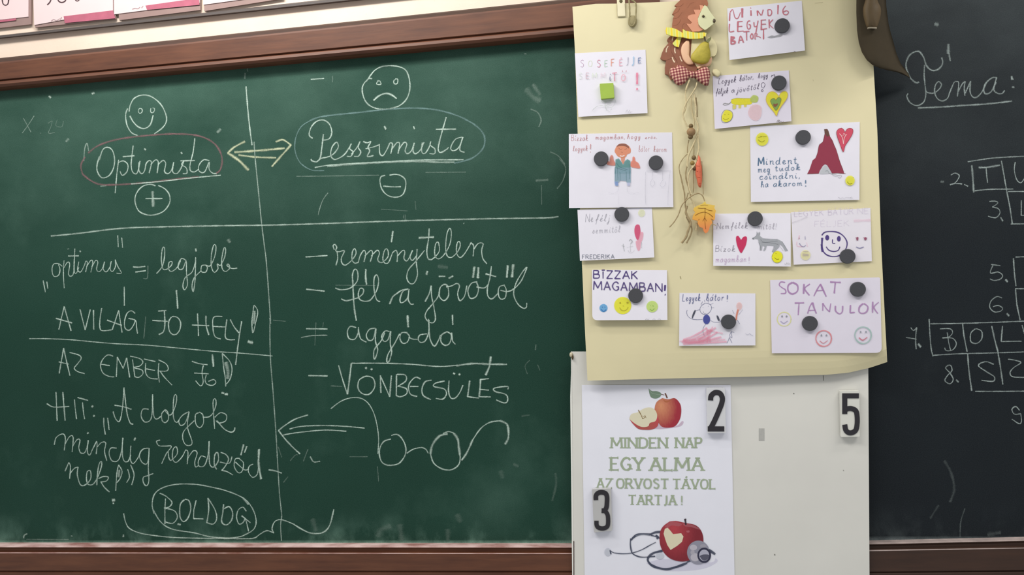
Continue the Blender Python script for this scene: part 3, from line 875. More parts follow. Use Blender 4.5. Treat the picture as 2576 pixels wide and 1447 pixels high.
chalk('chalk_oval', 'chalk oval around the word BOLDOG', G_, '1345 910 1328 830 1350 740 1420 685 1540 655 1700 655 1850 680 2000 720 2130 780 2200 860 2235 960 2220 1040 2150 1090 2050 1120 1850 1115 1700 1080 1500 1045 1400 980 1340 880; w20 a.6 2122 778 2170 830', 12)
chalk('chalk_word', 'chalk word BOLDOG', G_, '1395 732 1450 760 1500 810 1480 850 1432 862; 1445 780 1440 880 1440 1000; 1432 862 1520 885 1548 940 1510 995 1445 985; w14 1610 790 1575 830 1570 930 1600 980 1640 950 1665 870 1650 800 1615 785; l 1712 795 1692 880 1690 955; w13 1690 955 1775 957; w14 1815 775 1822 880 1805 990;'
      '1805 990 1860 1002 1890 960 1878 880 1815 775; w14 1952 830 1945 900 1935 980 1975 1010 2020 970 2030 900 2000 850 1958 868; 2150 890 2120 855 2080 880 2065 940 2085 1000 2120 990 2140 950; w13 2110 930 2185 990; w13 2140 950 2155 1000 2170 1065; w24 a.7 1552 1002 1576 1008', 12)
chalk('chalk_line', 'chalk brace under the word BOLDOG', G_, 'w12 1080 910 1095 980 1130 1040 1220 1080 1330 1100 1500 1118 1700 1125 1900 1128 2100 1130 2215 1125 2270 1090 2330 1060 2390 1080; 2390 1080 2375 1040 2400 980 2460 965 2570 1005; w14 a.7 207 1125 212 1100 237 1087; w16 a.7 1078 1095 1076 1115; w12 a.5 620 1105 632 1108; w8 a.3 230 1135 600 1137',
      12, more=((H_, 'w15 140 1008 250 1070 330 1085 400 1070 450 1010 485 875'),))
chalk('chalk_word', 'chalk word reménytelen', D_, 'w13 240 858 330 852 430 845; 490 795 480 760 495 748 512 775 502 802 530 812 578 805 552 870 560 915 590 928 640 890 680 830 670 785 650 810 645 880 670 912 700 905; 515 812 520 870 505 930; 700 905 720 840 750 800 765 830 750 900; 758 850 810 800 825 830 805 900;'
      '813 850 865 800 885 825 870 880 890 905 920 900 962 850 955 790 930 800 915 870 930 910 965 905 1000 820; w18 1003 632 990 728; 1000 820 1030 800 1042 830 1040 900; 1043 850 1090 800 1108 815 1100 870 1130 890 1175 800; 1175 800 1155 860 1175 888 1215 840; 1215 790 1208 900 1218 1010 1190 1085 1150 1088 1125 1040 1140 970 1200 900 1280 800;'
      'w14 1320 610 1315 700 1300 800 1310 870 1340 882; 1340 882 1380 850 1410 800 1400 730 1375 750 1370 840 1400 875 1450 840 1500 750 1515 650 1500 608 1475 660 1465 780 1480 850 1520 860 1570 810 1592 760 1585 722 1565 740 1560 820 1590 862 1630 830 1690 730; w20 1230 690 1360 685; 1680 735 1710 760 1705 852; 1712 790 1750 740 1792 742 1780 800 1790 870 1825 918', 12)
chalk('chalk_sentence', 'chalk words fél a jövőtől', D_, 'w14 245 1140 405 1157; 500 1130 550 1145 630 1130 690 1070 695 990 670 965 650 1010 652 1080; w16 652 1060 655 1150 665 1300 683 1415; w14 552 1225 600 1240 700 1215; w13 700 1215 740 1180 745 1140 715 1135 700 1190 720 1235 780 1245 820 1220 865 1140 878 1060 860 1015 838 1050 840 1150 860 1230 890 1250; w18 766 965 765 1040 773 1100;'
      'w17 975 1270 1000 1210 1040 1175; w14 1040 1175 1080 1150 1137 1138 1090 1160 1065 1230 1080 1260 1130 1220 1145 1140; 1142 1150 1138 1230 1160 1270 1185 1270; w20 1306 982 1296 1013; w15 1285 1248 1320 1180 1338 1110; 1338 1110 1342 1200 1362 1300 1375 1400 1350 1435 1310 1420 1285 1380 1300 1330 1350 1270 1400 1200 1415 1130;'
      'w17 1405 1028 1460 1028; w16 1492 1045 1530 1025; w14 1445 1100 1415 1130 1410 1200 1450 1240 1490 1195 1480 1110 1445 1098; 1470 1120 1520 1110 1560 1090 1585 1110 1570 1180 1590 1240 1630 1200 1650 1110; 1740 1075 1690 1090 1660 1150 1680 1218 1730 1205 1752 1140 1735 1078; 1735 1120 1800 1130 1835 1100;'
      'w24 1716 945 1705 1038; w24 1752 950 1747 1042; w14 1865 940 1850 1050 1830 1130 1835 1200 1870 1225 1920 1180; w16 1815 1005 1905 1030; w13 1980 1105 1935 1120 1925 1180 1945 1225 1985 1215 1995 1150 1975 1100; 1945 1150 2010 1160 2070 1130 2130 1060 2175 950 2130 1000 2080 1090 2060 1180 2090 1260 2140 1305 2170 1300 2175 1260; w22 2008 932 2000 1038; w26 2056 925 2046 1035', 13)
chalk('chalk_word', 'chalk word aggódó', F_, 'w14 245 95 430 97; w12 a.55 200 172 300 155 430 152; 680 85 630 75 605 120 620 180 670 185 700 130 702 82; 700 100 720 180 770 212; 850 90 800 100 770 150 790 195 830 185 852 98; w14 855 95 850 200 870 280 850 350 838 355 840 280 900 200 930 130; w13 975 120 935 115 905 160 925 205 960 190 982 118; w14 985 115 980 220 992 300 970 380 950 385 960 320 1020 220 1062 140;'
      '1130 130 1080 130 1065 180 1090 222 1130 210 1147 160 1120 130; 1142 170 1175 185 1215 188; 1300 140 1240 150 1225 190 1250 215 1290 195 1318 110 1315 10; w15 1318 20 1320 110 1330 190 1365 247 1400 200 1420 150; w14 1480 120 1430 150 1425 210 1460 240 1500 220 1515 150 1480 122; 1518 130 1525 200 1550 230; w22 1131 -20 1137 80; w17 1524 -25 1527 60; w9 a.2 330 40 320 240; w8 a.2 395 40 390 80', 13)
chalk('chalk_word', 'chalk word ÖNBECSÜLÉS under a root sign', F_, 'w15 265 505 430 508; w13 528 415 560 530 605 668; w17 605 668 620 560 640 395; w13 645 397 900 397 1150 405 1400 425 1560 415; w19 a.75 1560 418 1700 400 1850 405 2000 407; w14 750 515 705 550 700 620 740 665 800 665 845 600 830 530 780 510 740 520; w21 762 441 774 436; w21 810 447 822 452; w15 l 893 505 898 655; w13 l 893 505 975 690; w17 l 975 690 990 505;'
      'w15 l 1035 495 1033 680; w14 1040 495 1110 500 1117 550 1045 600; 1045 597 1120 620 1122 665 1070 690 1033 680; 1245 535 1200 520 1150 570 1140 620 1160 670 1215 688; 1155 600 1225 600; w15 1340 545 1285 560 1258 620 1270 680 1335 715; w14 1455 552 1375 572 1362 600 1450 622 1472 665 1440 710 1380 705; w14 1495 550 1490 640 1510 700 1550 700 1590 650 1615 590;'
      'w21 1532 484 1546 490; w20 1580 492 1592 498; w17 1675 550 1665 630 1657 690; w14 1657 690 1755 702; w18 1770 540 1765 620 1758 690; w14 1765 540 1842 532; w14 1762 625 1842 632; w14 1760 690 1858 692; w22 1860 340 1845 430 1815 500; w14 2008 625 2005 600 1890 615 1900 645 1990 670 2008 720 1980 745 1908 718; w9 a.3 460 595 560 600; w9 a.18 2200 370 2160 420 2180 490; w9 a.18 2270 410 2290 460; w14 a.3 2255 235 2250 280', 14)
chalk('chalk_drawing', 'chalk drawing of a pair of spectacles', F_, 'w11 460 795 540 735 620 703 710 700 780 740 830 820 860 920 878 1050 872 1190; w14 985 1060 920 1085 885 1160 895 1240 930 1280 990 1290 1060 1270 1110 1200 1115 1130 1085 1060 1040 1020 990 1028; w12 1125 1185 1180 1150 1250 1135 1290 1150 1312 1185; w24 a.7 1480 1015 1410 1035 1350 1110 1332 1190; w14 1332 1190 1360 1270 1430 1320 1510 1330 1575 1290 1592 1230 1585 1180; w24 a.7 1590 1200 1580 1130 1570 1060 1535 1010; w14 1540 1010 1490 995 1445 1012;'
      'w19 1605 1245 1650 1180 1700 1070; w13 1700 1070 1770 970 1850 915 1940 900; w22 a.8 1940 900 2000 930 2015 1000 2010 1060 1985 1105; w9 a.25 868 1300 878 1430', 13)
chalk('chalk_arrow', 'chalk arrow pointing away from the spectacles', F_, 'w14 260 850 150 885 60 940 2 985; w15 2 985 60 1060 130 1135 190 1190; w12 100 972 200 950 400 942 600 950 755 965; w12 45 1025 160 1005 400 982 595 992', 12)
chalk('chalk_marks', 'half erased chalk loops', F_, 'w14 a.75 280 1215 310 1260 365 1255; w10 a.22 105 1250 150 1200 170 1200; w10 a.22 220 1255 240 1200 260 1150; w10 a.2 625 1215 780 1215; w10 a.2 0 1130 30 1220; w30 a.12 2060 1280 2100 1300; w16 a.12 2130 860 2200 850', 10,
      more=((E_, 'w9 a.25 2390 20 2500 30; w9 a.22 2480 1440 2520 1390'), (H_, 'w26 a.1 2420 560 2425 660 2390 800; w60 a.1 870 1110 900 1050 980 1020; w60 a.1 1060 1010 1080 1140; w60 a.1 1560 920 1590 980; w50 a.1 1480 1050 1480 1140; w50 a.1 300 960 330 1060; w50 a.08 1940 540 1960 600')))

R1, R2, R3 = (2050, 0, 4.823), (2250, 380, 4.822), (2250, 640, 3.146)
GREY = (176, 190, 188)
chalk('chalk_word', 'chalk word Téma, underlined', R1, 'w24 1262 995 1230 1005 1170 960 1125 880 1105 780 1140 680 1210 630 1270 630 1320 700 1350 790 1400 845 1460 855 1520 820 1550 760 1538 700; w19 1330 790 1325 900 1335 1020 1345 1130 1330 1220 1280 1270 1220 1280 1150 1240 1115 1170 1130 1135;'
      'w19 1345 1100 1370 1125 1440 1130 1500 1090 1535 1030 1500 990 1460 1040 1455 1130 1490 1200 1550 1225 1610 1190 1640 1110 1690 1000 1720 990; w42 a.7 1620 535 1618 650; w24 a.7 1625 640 1642 740; w18 1720 990 1745 1010 1728 1170; 1740 1110 1790 1015 1825 990; 1825 990 1812 1060 1820 1160; w19 1825 1130 1860 1050 1890 985; 1890 985 1882 1110 1920 1180 1970 1175 2030 1110 2080 1000;'
      'w22 2200 940 2140 950 2060 1030 2050 1110 2080 1140 2140 1110 2195 1000; w20 2205 940 2170 1080 2210 1130 2270 1135 2300 1098; w30 2385 925 2392 960; w30 2380 962 2408 962; w26 2392 1056 2418 1060; w24 1250 1310 1500 1300 1800 1280 2100 1260 2390 1228', 20, GREY, .8, black)
chalk('chalk_marks', 'blurred chalk dots', R1, 'w50 a.6 1455 290 1495 302', 30, GREY, .8, black, more=((R2, 'w28 a.4 562 372 598 372'),
      ((2050, 1147, 4.823), 'w40 a.12 1570 60 1650 200 1690 400 1640 560; w18 a.2 1820 640 1770 800 1760 990; w60 a.12 2100 960 2250 930; w30 a.1 1500 600 1400 760')))
chalk('chalk_crossword', 'upper rows of the chalk crossword grid', R2, 'w17 890 130 1050 105 1200 85 1400 72 1620 62; w27 a.7 938 175 950 300 962 500; w18 975 483 1160 465 1440 462; w19 1298 120 1330 300 1365 500 1400 680 1430 880; w17 1380 492 1620 490; w17 1412 888 1440 885 1620 884;'
      'w16 685 292 735 268 785 295 770 345 730 390 675 408; w17 675 410 740 395 820 400; w20 848 406 892 428; w26 a.8 1025 200 1120 198 1280 172; w17 1113 205 1120 300 1130 385; w16 1465 135 1455 230 1480 340 1525 385 1560 360 1620 260; w14 1155 612 1220 608 1255 630 1190 680; 1190 680 1260 700 1280 750 1240 805 1180 805 1138 790; w24 1288 805 1315 850; w17 l 1540 600 1538 780; l 1538 782 1640 778', 15, GREY, .8, black)
chalk('chalk_crossword', 'lower rows of the chalk crossword grid', R3, 'w10 765 80 838 90; 780 85 760 148 820 140 855 165 840 195 790 207 757 195; w18 880 200 895 218; w13 942 32 950 150 962 250; w11 960 22 1040 19; 850 345 810 335 765 370 755 420 790 455 840 450 855 425 820 405 780 415; w16 890 468 908 488; w11 957 272 1040 272; w13 958 275 970 400 995 520;'
      'w11 275 512 280 620 290 740 305 808; w11 285 550 500 547 750 540 1040 528; w13 540 550 550 640 575 770; w14 770 568 795 680 822 780; w10 305 800 500 788 800 780 1040 772; w13 1010 562 1040 660; w14 a.75 580 790 590 920 612 1080; w14 a.75 820 780 840 900 858 1030; w11 640 1085 850 1085 1040 1083;'
      '130 580 150 603 178 580; w12 175 580 168 670 172 750; 92 658 175 672; w20 190 708 208 735; 360 590 440 590 460 620 430 655 380 662; 418 620 430 700 445 760; 380 662 460 665 490 710 460 757 410 762 398 740; w11 640 590 605 625 605 690 650 705 690 670 690 610 645 588; w12 l 855 568 845 690; l 845 690 1005 688; w11 425 880 405 900 440 940 465 990 440 1025 400 1000 420 960 455 920 445 880 420 878; w18 490 993 506 1012;'
      'w12 785 870 720 850 665 880 730 930 790 970 780 1005 690 998; w11 900 830 960 840 1000 858 940 900 915 940 940 970 1040 975; w11 990 1235 960 1205 930 1228 950 1265 1000 1262; 1000 1262 1005 1325 985 1340 930 1305', 10, GREY, .8, black)

# ------------------------------------------------------------------ white panel and cream panel
wp = thing('metal_panel', 'plain white metal panel below the cream one, holding the apple poster and number magnets', 'panel', P(1810, 1447, Y_WHITE))
M_WP = plain((219, 218, 212), .5, .03, 12, 'white_painted_steel')
slab('sheet', [(1436, 885), (2184, 885), (2188, 1560), (1441, 1560)], Y_WHITE, 3 * MM, M_WP, wp)
slab('back_frame', [(1447, 900), (2176, 900), (2180, 1550), (1450, 1550)], Y_WHITE + 3 * MM, 1.2 * MM, M_WOOD_DARK_AND_SHADE, wp)
slab('edge_strip', [(1434.5, 1000), (1437.5, 900), (1444, 1560), (1440.5, 1560)], Y_WHITE - .6 * MM, 2.5 * MM, plain((232, 232, 226), .5, .03, 12, 'white_edge'), wp)
slab('dark_seam', [(1442.4, 1362), (1444.4, 1362), (1444.6, 1447), (1442.4, 1447)], Y_WHITE - .7 * MM, .6 * MM, plain((70, 50, 44), .6), wp)
slab('tape_mark', [(1909, 1078), (1923, 1078), (1923, 1109), (1909, 1109)], Y_WHITE - .3 * MM, .3 * MM, plain((178, 178, 174), .7, .05, 300, 'old_grey_tape'), wp)
k = Ink(lambda x, y: Y_WHITE)
k.trace(Z, 'w1.5 2071 945 2072 958; w3 1996 990 1998 991; w4 a.7 1948 1395 1950 1397; w3 a.5 2121 1183 2123 1185')
k.build('scratches', ink((120, 118, 112), .4, 1500), wp)
ball('hinge_pin', 1437, 893, Y_WHITE - 1 * MM, 2.6 * MM, plain((196, 186, 160), .3, .1, 60, 'worn_metal'), wp, 1.4)
pillow('hinge_cap', pts_of(Z, '1441 891 1443 899 1441 906 1438 900', True), Y_WHITE - 2 * MM, 2 * MM, plain((74, 58, 30), .5), wp)

cp = thing('metal_panel', 'cream magnetic panel hung in the middle, covered with small drawings held by magnets', 'panel', P(1850, 940, Y_CREAM))
M_CREAM = plain((218, 209, 171), .55, .03, 14, 'cream_painted_steel')
M_CREAM_E = plain((226, 220, 186), .5, .03, 14, 'cream_painted_edge')


def cream_depth(x, y):        # the lower right corner and the lower edge bend back a little
    t = max(0, (x - 2120) / 112) * max(0, (y - 880) / 60)
    b = min(1, max(0, (y - 885) / 70)) ** 1.5 * min(1, max(0, (x - 1500) / 650))
    return Y_CREAM + min(13, min(t, 1.2) * 8 + b * 8) * MM


def grid_panel():
    L = [(1440, 17), (1446, 120), (1453, 330), (1462, 620), (1470, 800), (1478, 958)]
    R = [(2184, -60), (2197, 160), (2207, 330), (2216, 600), (2226, 800), (2232, 911)]
    top = [(0, 17), (.08, 9.5), (.16, 9), (.3, 5), (.43, 0), (1, -60)]
    bot = [(0, 958), (.3, 952), (.6, 947), (.8, 943), (.87, 938), (.94, 926), (1, 911)]

    def pl(tab, t):
        for (a, b), (c, d) in zip(tab, tab[1:]):
            if t <= c:
                return b + (d - b) * (t - a) / (c - a)
        return tab[-1][1]

    def xs(tab, y):
        for (a, b), (c, d) in zip(tab, tab[1:]):
            if y <= d:
                return a + (c - a) * (y - b) / (d - b)
        return tab[-1][0]
    nx, ny = 64, 60
    v, f, fm = [], [], []
    for j in range(ny + 1):
        for i in range(nx + 1):
            u, w = i / nx, j / ny
            yy = pl(top, u) * (1 - w) + pl(bot, u) * w
            x = xs(L, yy) * (1 - u) + xs(R, yy) * u
            v.append(P(x, yy, cream_depth(x, yy)))
    m = len(v)
    v += [q + Vector((0, 1.6 * MM, 0)) for q in v]
    W = nx + 1
    for j in range(ny):
        for i in range(nx):
            a = j * W + i
            f.append((a, a + W, a + W + 1, a + 1))
            f.append((m + a, m + a + 1, m + a + W + 1, m + a + W))
            fm += [0, 0]
    for i in range(nx):
        f += [(i, i + 1, m + i + 1, m + i), (ny * W + i, m + ny * W + i, m + ny * W + i + 1, ny * W + i + 1)]
        fm += [1, 1]
    for j in range(ny):
        a, b = j * W, j * W + nx
        f += [(a, m + a, m + a + W, a + W), (b, b + W, m + b + W, m + b)]
        fm += [1, 1]
    return mesh('sheet', v, f, [M_CREAM, M_CREAM_E], cp, fm=fm, smooth=False)


grid_panel()
slab('back_batten', [(1500, 60), (2140, 40), (2150, 860), (1520, 870)], Y_CREAM + 2 * MM, 9 * MM, M_WOOD_DARK_AND_SHADE, cp)
k = Ink(lambda x, y: Y_CREAM)
k.trace(Z, 'w2 a.7 1711 695 1713 702; w1.5 a.3 1590 600 1600 640; w1.5 a.3 2050 8 2070 6; w1.5 a.3 2045 200 2046 204')
k.build('scratches', ink((150, 140, 104), .4, 1500), cp)

# ------------------------------------------------------------------ drawings on cards
Z1, Z2, Z3, Z4 = (1420, 0, 6.131), (1800, 0, 6.131), (1420, 220, 6.131), (1780, 170, 5.565)
Z5, Z6, Z7, Z8 = (1420, 430, 6.131), (1780, 430, 5.565), (1420, 650, 5.152), (1840, 660, 4.823)
K5, K4 = (1420, 320, 6.89), (1880, 300, 6.577)


def inv_depth(q, low, high):
    """card plane: HIGH mm before the panel at its lower edge, LOW mm at the upper edge"""
    y0 = (q[0][1] + q[1][1]) / 2
    y1 = (q[2][1] + q[3][1]) / 2
    return lambda x, y: Y_CREAM - (low + (high - low) * (y - y0) / (y1 - y0)) * MM


class Card:
    def __init__(self, label, q, low, high, mat=M_PAPER, radii=(0, 0, 0, 0)):
        self.q, self.d = q, inv_depth(q, low, high)
        cx, cy = sum(p[0] for p in q) / 4, sum(p[1] for p in q) / 4
        self.t = thing('drawing_card', label, 'card', P(cx, cy, self.d(cx, cy)), "children's cards on the cream panel")
        slab('paper', rounded(q, radii), 0, .35 * MM, mat, self.t, depth=self.d)
        self.n = 0

    def ink(self):
        self.n += 1
        return Ink(self.d, (.06 + .1 * self.n) * MM)

    def add(self, name, rgb, fn, grain=.5, label=None):
        k = self.ink()
        fn(k)
        k.build(name, ink(rgb, grain, 1500), self.t, label)


# 1
c1 = Card('white card with faded multicoloured capitals, held by a bright green square magnet', [(1446, 134), (1624, 125), (1629, 284.5), (1455, 294)], .6, 3.2)
for ch, rgb, x, y, h, w in (('S', (190, 160, 186), 248, 1040, 110, 9), ('O', (214, 224, 196), 370, 1030, 90, 9), ('S', (208, 140, 160), 505, 1040, 110, 12), ('E', (176, 206, 180), 620, 1030, 95, 10),
                            ('F', (226, 150, 120), 722, 1020, 105, 14), ('\u00c9', (226, 170, 184), 850, 1015, 95, 13), ('J', (84, 90, 120), 955, 1000, 110, 8), ('J', (150, 190, 220), 1040, 1000, 120, 20), ('E', (104, 128, 168), 1140, 975, 80, 14),
                            ('S', (206, 216, 206), 225, 1220, 90, 9), ('E', (196, 160, 170), 335, 1215, 90, 10), ('M', (214, 226, 206), 430, 1210, 80, 9), ('M', (224, 204, 214), 560, 1205, 80, 9), ('i', (84, 90, 120), 695, 1250, 130, 14), ('T', (206, 120, 140), 740, 1255, 125, 18),
                            ('O', (226, 160, 172), 880, 1250, 95, 14), ('!', (222, 110, 142), 1110, 1390, 260, 36)):
    wd = GLYPH[ch][0] * 8.6
    c1.add('letter', rgb, lambda k: k.text(Z1, ch, x, y, x + wd * (h / 105) ** .5, y - 8, h, w, .8))
c1.add('letter_accent', (190, 120, 130), lambda k: k.trace(Z1, 'w9 898 1110 894 1085; w9 948 1112 955 1088'))
c1.add('pencil_figure', (150, 166, 150), lambda k: k.trace(Z3, 'w8 a.6 425 355 500 295 560 280 630 285 720 240; w8 a.5 625 200 630 290 650 360; w7 a.5 560 200 600 230 700 200 790 200 740 300 650 300; w7 a.4 640 320 690 370 730 330'))
c1.add('signature', (160, 160, 168), lambda k: k.trace(Z3, 'w6 a.7 945 385 970 345 985 385 1005 350 1015 385 1045 370'))
# 2
c2 = Card('white card with thick dusky red capitals MINDIG LEGYEK BÁTOR, at the top', [(1829.4, 21), (2017, 1.6), (2025, 127), (1835, 151)], .6, 6)
RED2 = (196, 118, 130)
c2.add('lettering', RED2, lambda k: (k.trace(Z2, 'w22 215 320 222 200; w16 225 190 265 150 300 270 345 280 385 190; w34 412 130 412 265; w26 545 160 548 240; w14 540 118 544 130; w24 645 165 648 240; w20 650 165 700 235; w20 712 235 735 150; w20 805 150 810 240; w18 808 150 850 150 868 190 850 235 812 242; w22 965 80 960 215;'
       'w18 1080 90 1040 150 1050 215 1100 225 1125 185 1090 165 1050 185; w20 215 370 215 485 285 480; w26 345 335 340 485; w18 340 335 415 330; w18 340 410 410 405; w18 340 485 430 478; w18 532 322 498 330 484 390 500 446 532 436 536 385 512 380; w18 590 345 600 410 640 400; w18 655 320 620 510; w24 705 310 705 460; w18 705 310 775 305; w18 705 375 775 370; w18 705 455 790 440; w20 825 300 828 430; w14 885 300 832 370 890 435;'
       'w24 240 560 240 680; w26 240 570 290 580 250 620 300 640 290 670 240 680; w20 355 665 385 555 430 655; w14 365 620 425 615; w20 475 480 480 620; w18 430 490 520 480; w18 555 520 535 560 555 600 580 575 570 525 550 520; w18 605 515 610 605; w16 610 515 640 520 630 560 660 560 695 580; w22 740 455 740 605')), .35)
c2.add('pencil_smear', (150, 152, 156), lambda k: k.fill(Z2, '795 575 860 548 920 550 1000 528 1038 540 1000 568 930 578 850 590', .55))
c2.add('signature', (120, 116, 124), lambda k: k.trace(Z2, 'w7 1210 790 1235 798 1228 805; w5 a.6 1240 800 1330 798'))
# 3
c3 = Card('white card with grey handwriting, a yellow lion and a yellow heart with a green core', [(1792.6, 191.6), (1984.5, 177), (1991, 305), (1798, 324.5)], .8, 3.4, M_PAPER_L)
c3.add('handwriting', (92, 84, 104), lambda k: (k.text(Z4, 'Legyek', 150, 232, 395, 205, 85, 7, .85, .25), k.text(Z4, 'bátor,', 445, 192, 640, 160, 78, 7, .85, .25), k.text(Z4, 'hogy', 705, 150, 840, 135, 66, 7, .85, .2), k.text(Z4, 'n', 880, 135, 945, 125, 50, 7, .85, .2),
       k.text(Z4, 'féljek', 118, 375, 285, 355, 78, 7, .85, .25), k.text(Z4, 'a', 335, 350, 375, 345, 70, 7, .85), k.text(Z4, 'jövőtől', 405, 350, 715, 300, 80, 7, .85, .2), k.trace(Z4, 'w7 765 285 750 235 780 208 805 240 780 290; w7 750 325 765 305 778 325 762 338 748 322')))
c3.add('drawn_lion', (228, 220, 60), lambda k: (k.fill(Z4, '330 450 400 428 500 430 600 432 625 480 600 515 500 520 400 520 335 500', .9), k.fill(Z4, '350 520 400 520 395 575 355 585', .6, False), k.fill(Z4, '430 515 475 515 468 570 432 572', .6, False), k.fill(Z4, '505 515 550 515 545 550 510 555', .6, False)), .5, 'yellow crayon lion')
c3.add('lion_head', (190, 206, 110), lambda k: (k.fill(Z4, '600 420 640 385 700 400 712 440 690 485 630 490 598 470', .75), k.trace(Z4, 'w5 610 440 650 405 690 430 680 470 640 475 615 450')), .5)
c3.add('pencil_outline', (120, 124, 110), lambda k: k.trace(Z4, 'w6 330 480 290 515 240 525 215 515 240 500 300 505 330 475; w4 a.7 330 450 400 428 500 430 600 432; w6 195 690 200 650 235 600 290 595 340 620 352 680 320 740 260 770 210 765 193 720 195 680; w4 a.6 350 520 352 585 395 578 400 525'))
c3.add('drawn_face', (232, 226, 70), lambda k: k.fill(Z4, '200 680 240 605 290 600 340 630 345 690 310 745 250 765 205 740', .9), .4, 'yellow crayon face')
c3.add('face_lines', (150, 150, 50), lambda k: k.trace(Z4, 'w6 220 708 250 730 295 712; w5 235 660 250 660; w5 285 655 300 655'))
c3.add('drawn_balloon', (240, 200, 200), lambda k: (k.fill(Z4, '600 545 660 518 735 540 752 600 740 680 690 735 620 720 578 660 575 600', .45), k.trace(Z4, 'w5 a.8 600 545 660 515 735 535 755 600 740 690 690 738 620 722 572 660 575 600 605 540')), .6, 'pink crayon circle')
HE = '905 335 950 350 995 400 1000 415 1015 370 1060 335 1105 340 1122 380 1105 440 1040 530 990 610 965 675 930 625 860 540 822 470 825 400 860 350'
c3.add('drawn_heart', (226, 218, 66), lambda k: (k.fill(Z4, HE, .9), ), .4, 'yellow heart')
c3.add('heart_outline', (212, 176, 96), lambda k: k.trace(Z4, 'w7 ' + HE + ' 905 335'))
c3.add('heart_core', (132, 166, 92), lambda k: k.fill(Z4, '905 435 935 430 955 455 985 420 1020 425 1030 455 1000 540 960 600 925 560 885 490 882 455', .95), .3, 'green heart core')
c3.add('heart_centre', (140, 96, 74), lambda k: (k.fill(Z4, '925 500 950 510 975 500 985 515 945 555 920 530', .95), k.trace(Z4, 'w5 a.7 905 435 935 430 955 455 985 420 1020 425 1030 455 1000 540 960 600 925 560 885 490 882 455 905 435')), .3)
c3.add('signature', (120, 112, 110), lambda k: k.trace(Z4, 'w6 970 765 985 735 1010 740 985 750 1010 765 1030 750 1040 765 1070 755'))
# 4
c4 = Card('large white card with a dark red pointed tower, a red heart and blue lettering', [(1886.8, 318), (2162.8, 307), (2162, 503), (1889, 508.3)], .6, 2.6)
c4.add('lettering', (92, 122, 152), lambda k: (k.text(K4, 'M', 180, 768, 275, 752, 125, 22, .9), k.text(K4, 'indent', 305, 752, 815, 735, 118, 13, .9), k.text(K4, 'meg', 175, 880, 370, 875, 108, 11, .9), k.text(K4, 'tudok', 460, 860, 875, 835, 98, 12, .9),
       k.text(K4, 'csinálni,', 205, 995, 870, 975, 100, 12, .9), k.text(K4, 'ha', 225, 1128, 345, 1118, 100, 11, .9), k.text(K4, 'akarom', 432, 1115, 905, 1098, 96, 12, .9), k.trace(K4, 'w22 965 1010 965 1060; w16 958 1105 972 1105')), .25)
c4.add('drawn_tower', (148, 64, 82), lambda k: k.fill(K4, '1275 170 1310 160 1340 190 1370 290 1410 350 1440 430 1470 500 1500 600 1540 720 1580 820 1600 890 1630 905 1500 890 1400 895 1370 840 1320 760 1285 745 1250 770 1200 850 1180 900 1080 905 990 905 1030 830 1060 740 1080 680 1130 640 1160 560 1185 430 1250 370 1280 240', .95, False), .35, 'dark red tower')
c4.add('tower_tip', (110, 84, 74), lambda k: (k.fill(K4, '1270 165 1330 165 1360 270 1320 290 1282 230', .8, False), k.trace(K4, 'w5 a.7 1275 170 1282 240 1250 370 1190 425 1160 560 1130 640; w5 a.6 1340 190 1372 300 1470 500 1530 700 1600 880; w6 a.8 990 905 1180 898; w6 a.8 1400 895 1630 900')), .4)
c4.add('tower_doorway', (196, 200, 206), lambda k: (k.fill(K4, '1285 750 1330 780 1370 850 1385 890 1300 905 1190 900 1215 840 1250 785', .8), ), .3)
c4.add('pencil_scribble', (140, 146, 150), lambda k: k.trace(K4, 'w7 1340 890 1400 900 1420 930 1480 945 1520 925 1560 930 1540 970 1500 960; w7 1290 860 1330 850 1340 880; w7 1380 905 1450 915 1540 940', 7, .7))
HT = '1560 145 1600 180 1615 215 1650 165 1700 148 1745 170 1740 240 1690 330 1620 440 1588 540 1540 430 1490 290 1478 210 1510 160'
c4.add('drawn_heart', (206, 84, 104), lambda k: k.fill(K4, HT, .95), .3, 'red heart')
c4.add('heart_outline', (150, 56, 72), lambda k: k.trace(K4, 'w8 ' + HT + ' 1560 145'), .3)
c4.add('heart_highlight', (240, 206, 206), lambda k: k.trace(K4, 'w12 1525 240 1560 280 1580 340 1590 410 1600 330 1625 270 1645 255; w9 1575 265 1625 258; w8 1590 240 1610 232'), .2)
for nm, x, y, r in (('drawn_face', 245, 330, 105), ('drawn_face', 1700, 1015, 78)):
    c4.add(nm, (226, 224, 70), lambda k: k.disc(K4, x, y, r, r * 1.05, .85), .45, 'yellow crayon face')
c4.add('face_lines', (150, 146, 40), lambda k: k.trace(K4, 'w9 180 340 215 368 250 375 285 352; w7 a.8 180 298 235 292; w7 a.8 255 290 322 288; w7 215 282 250 285; w12 1655 1035 1690 1072 1735 1060; w7 a.6 1745 960 1765 970'), .3)
c4.add('signature', (120, 118, 130), lambda k: k.trace(K4, 'w6 a.7 1505 1290 1540 1310 1570 1300 1600 1308 1640 1298 1690 1300 1745 1305; w6 a.6 1700 1305 1725 1285'))
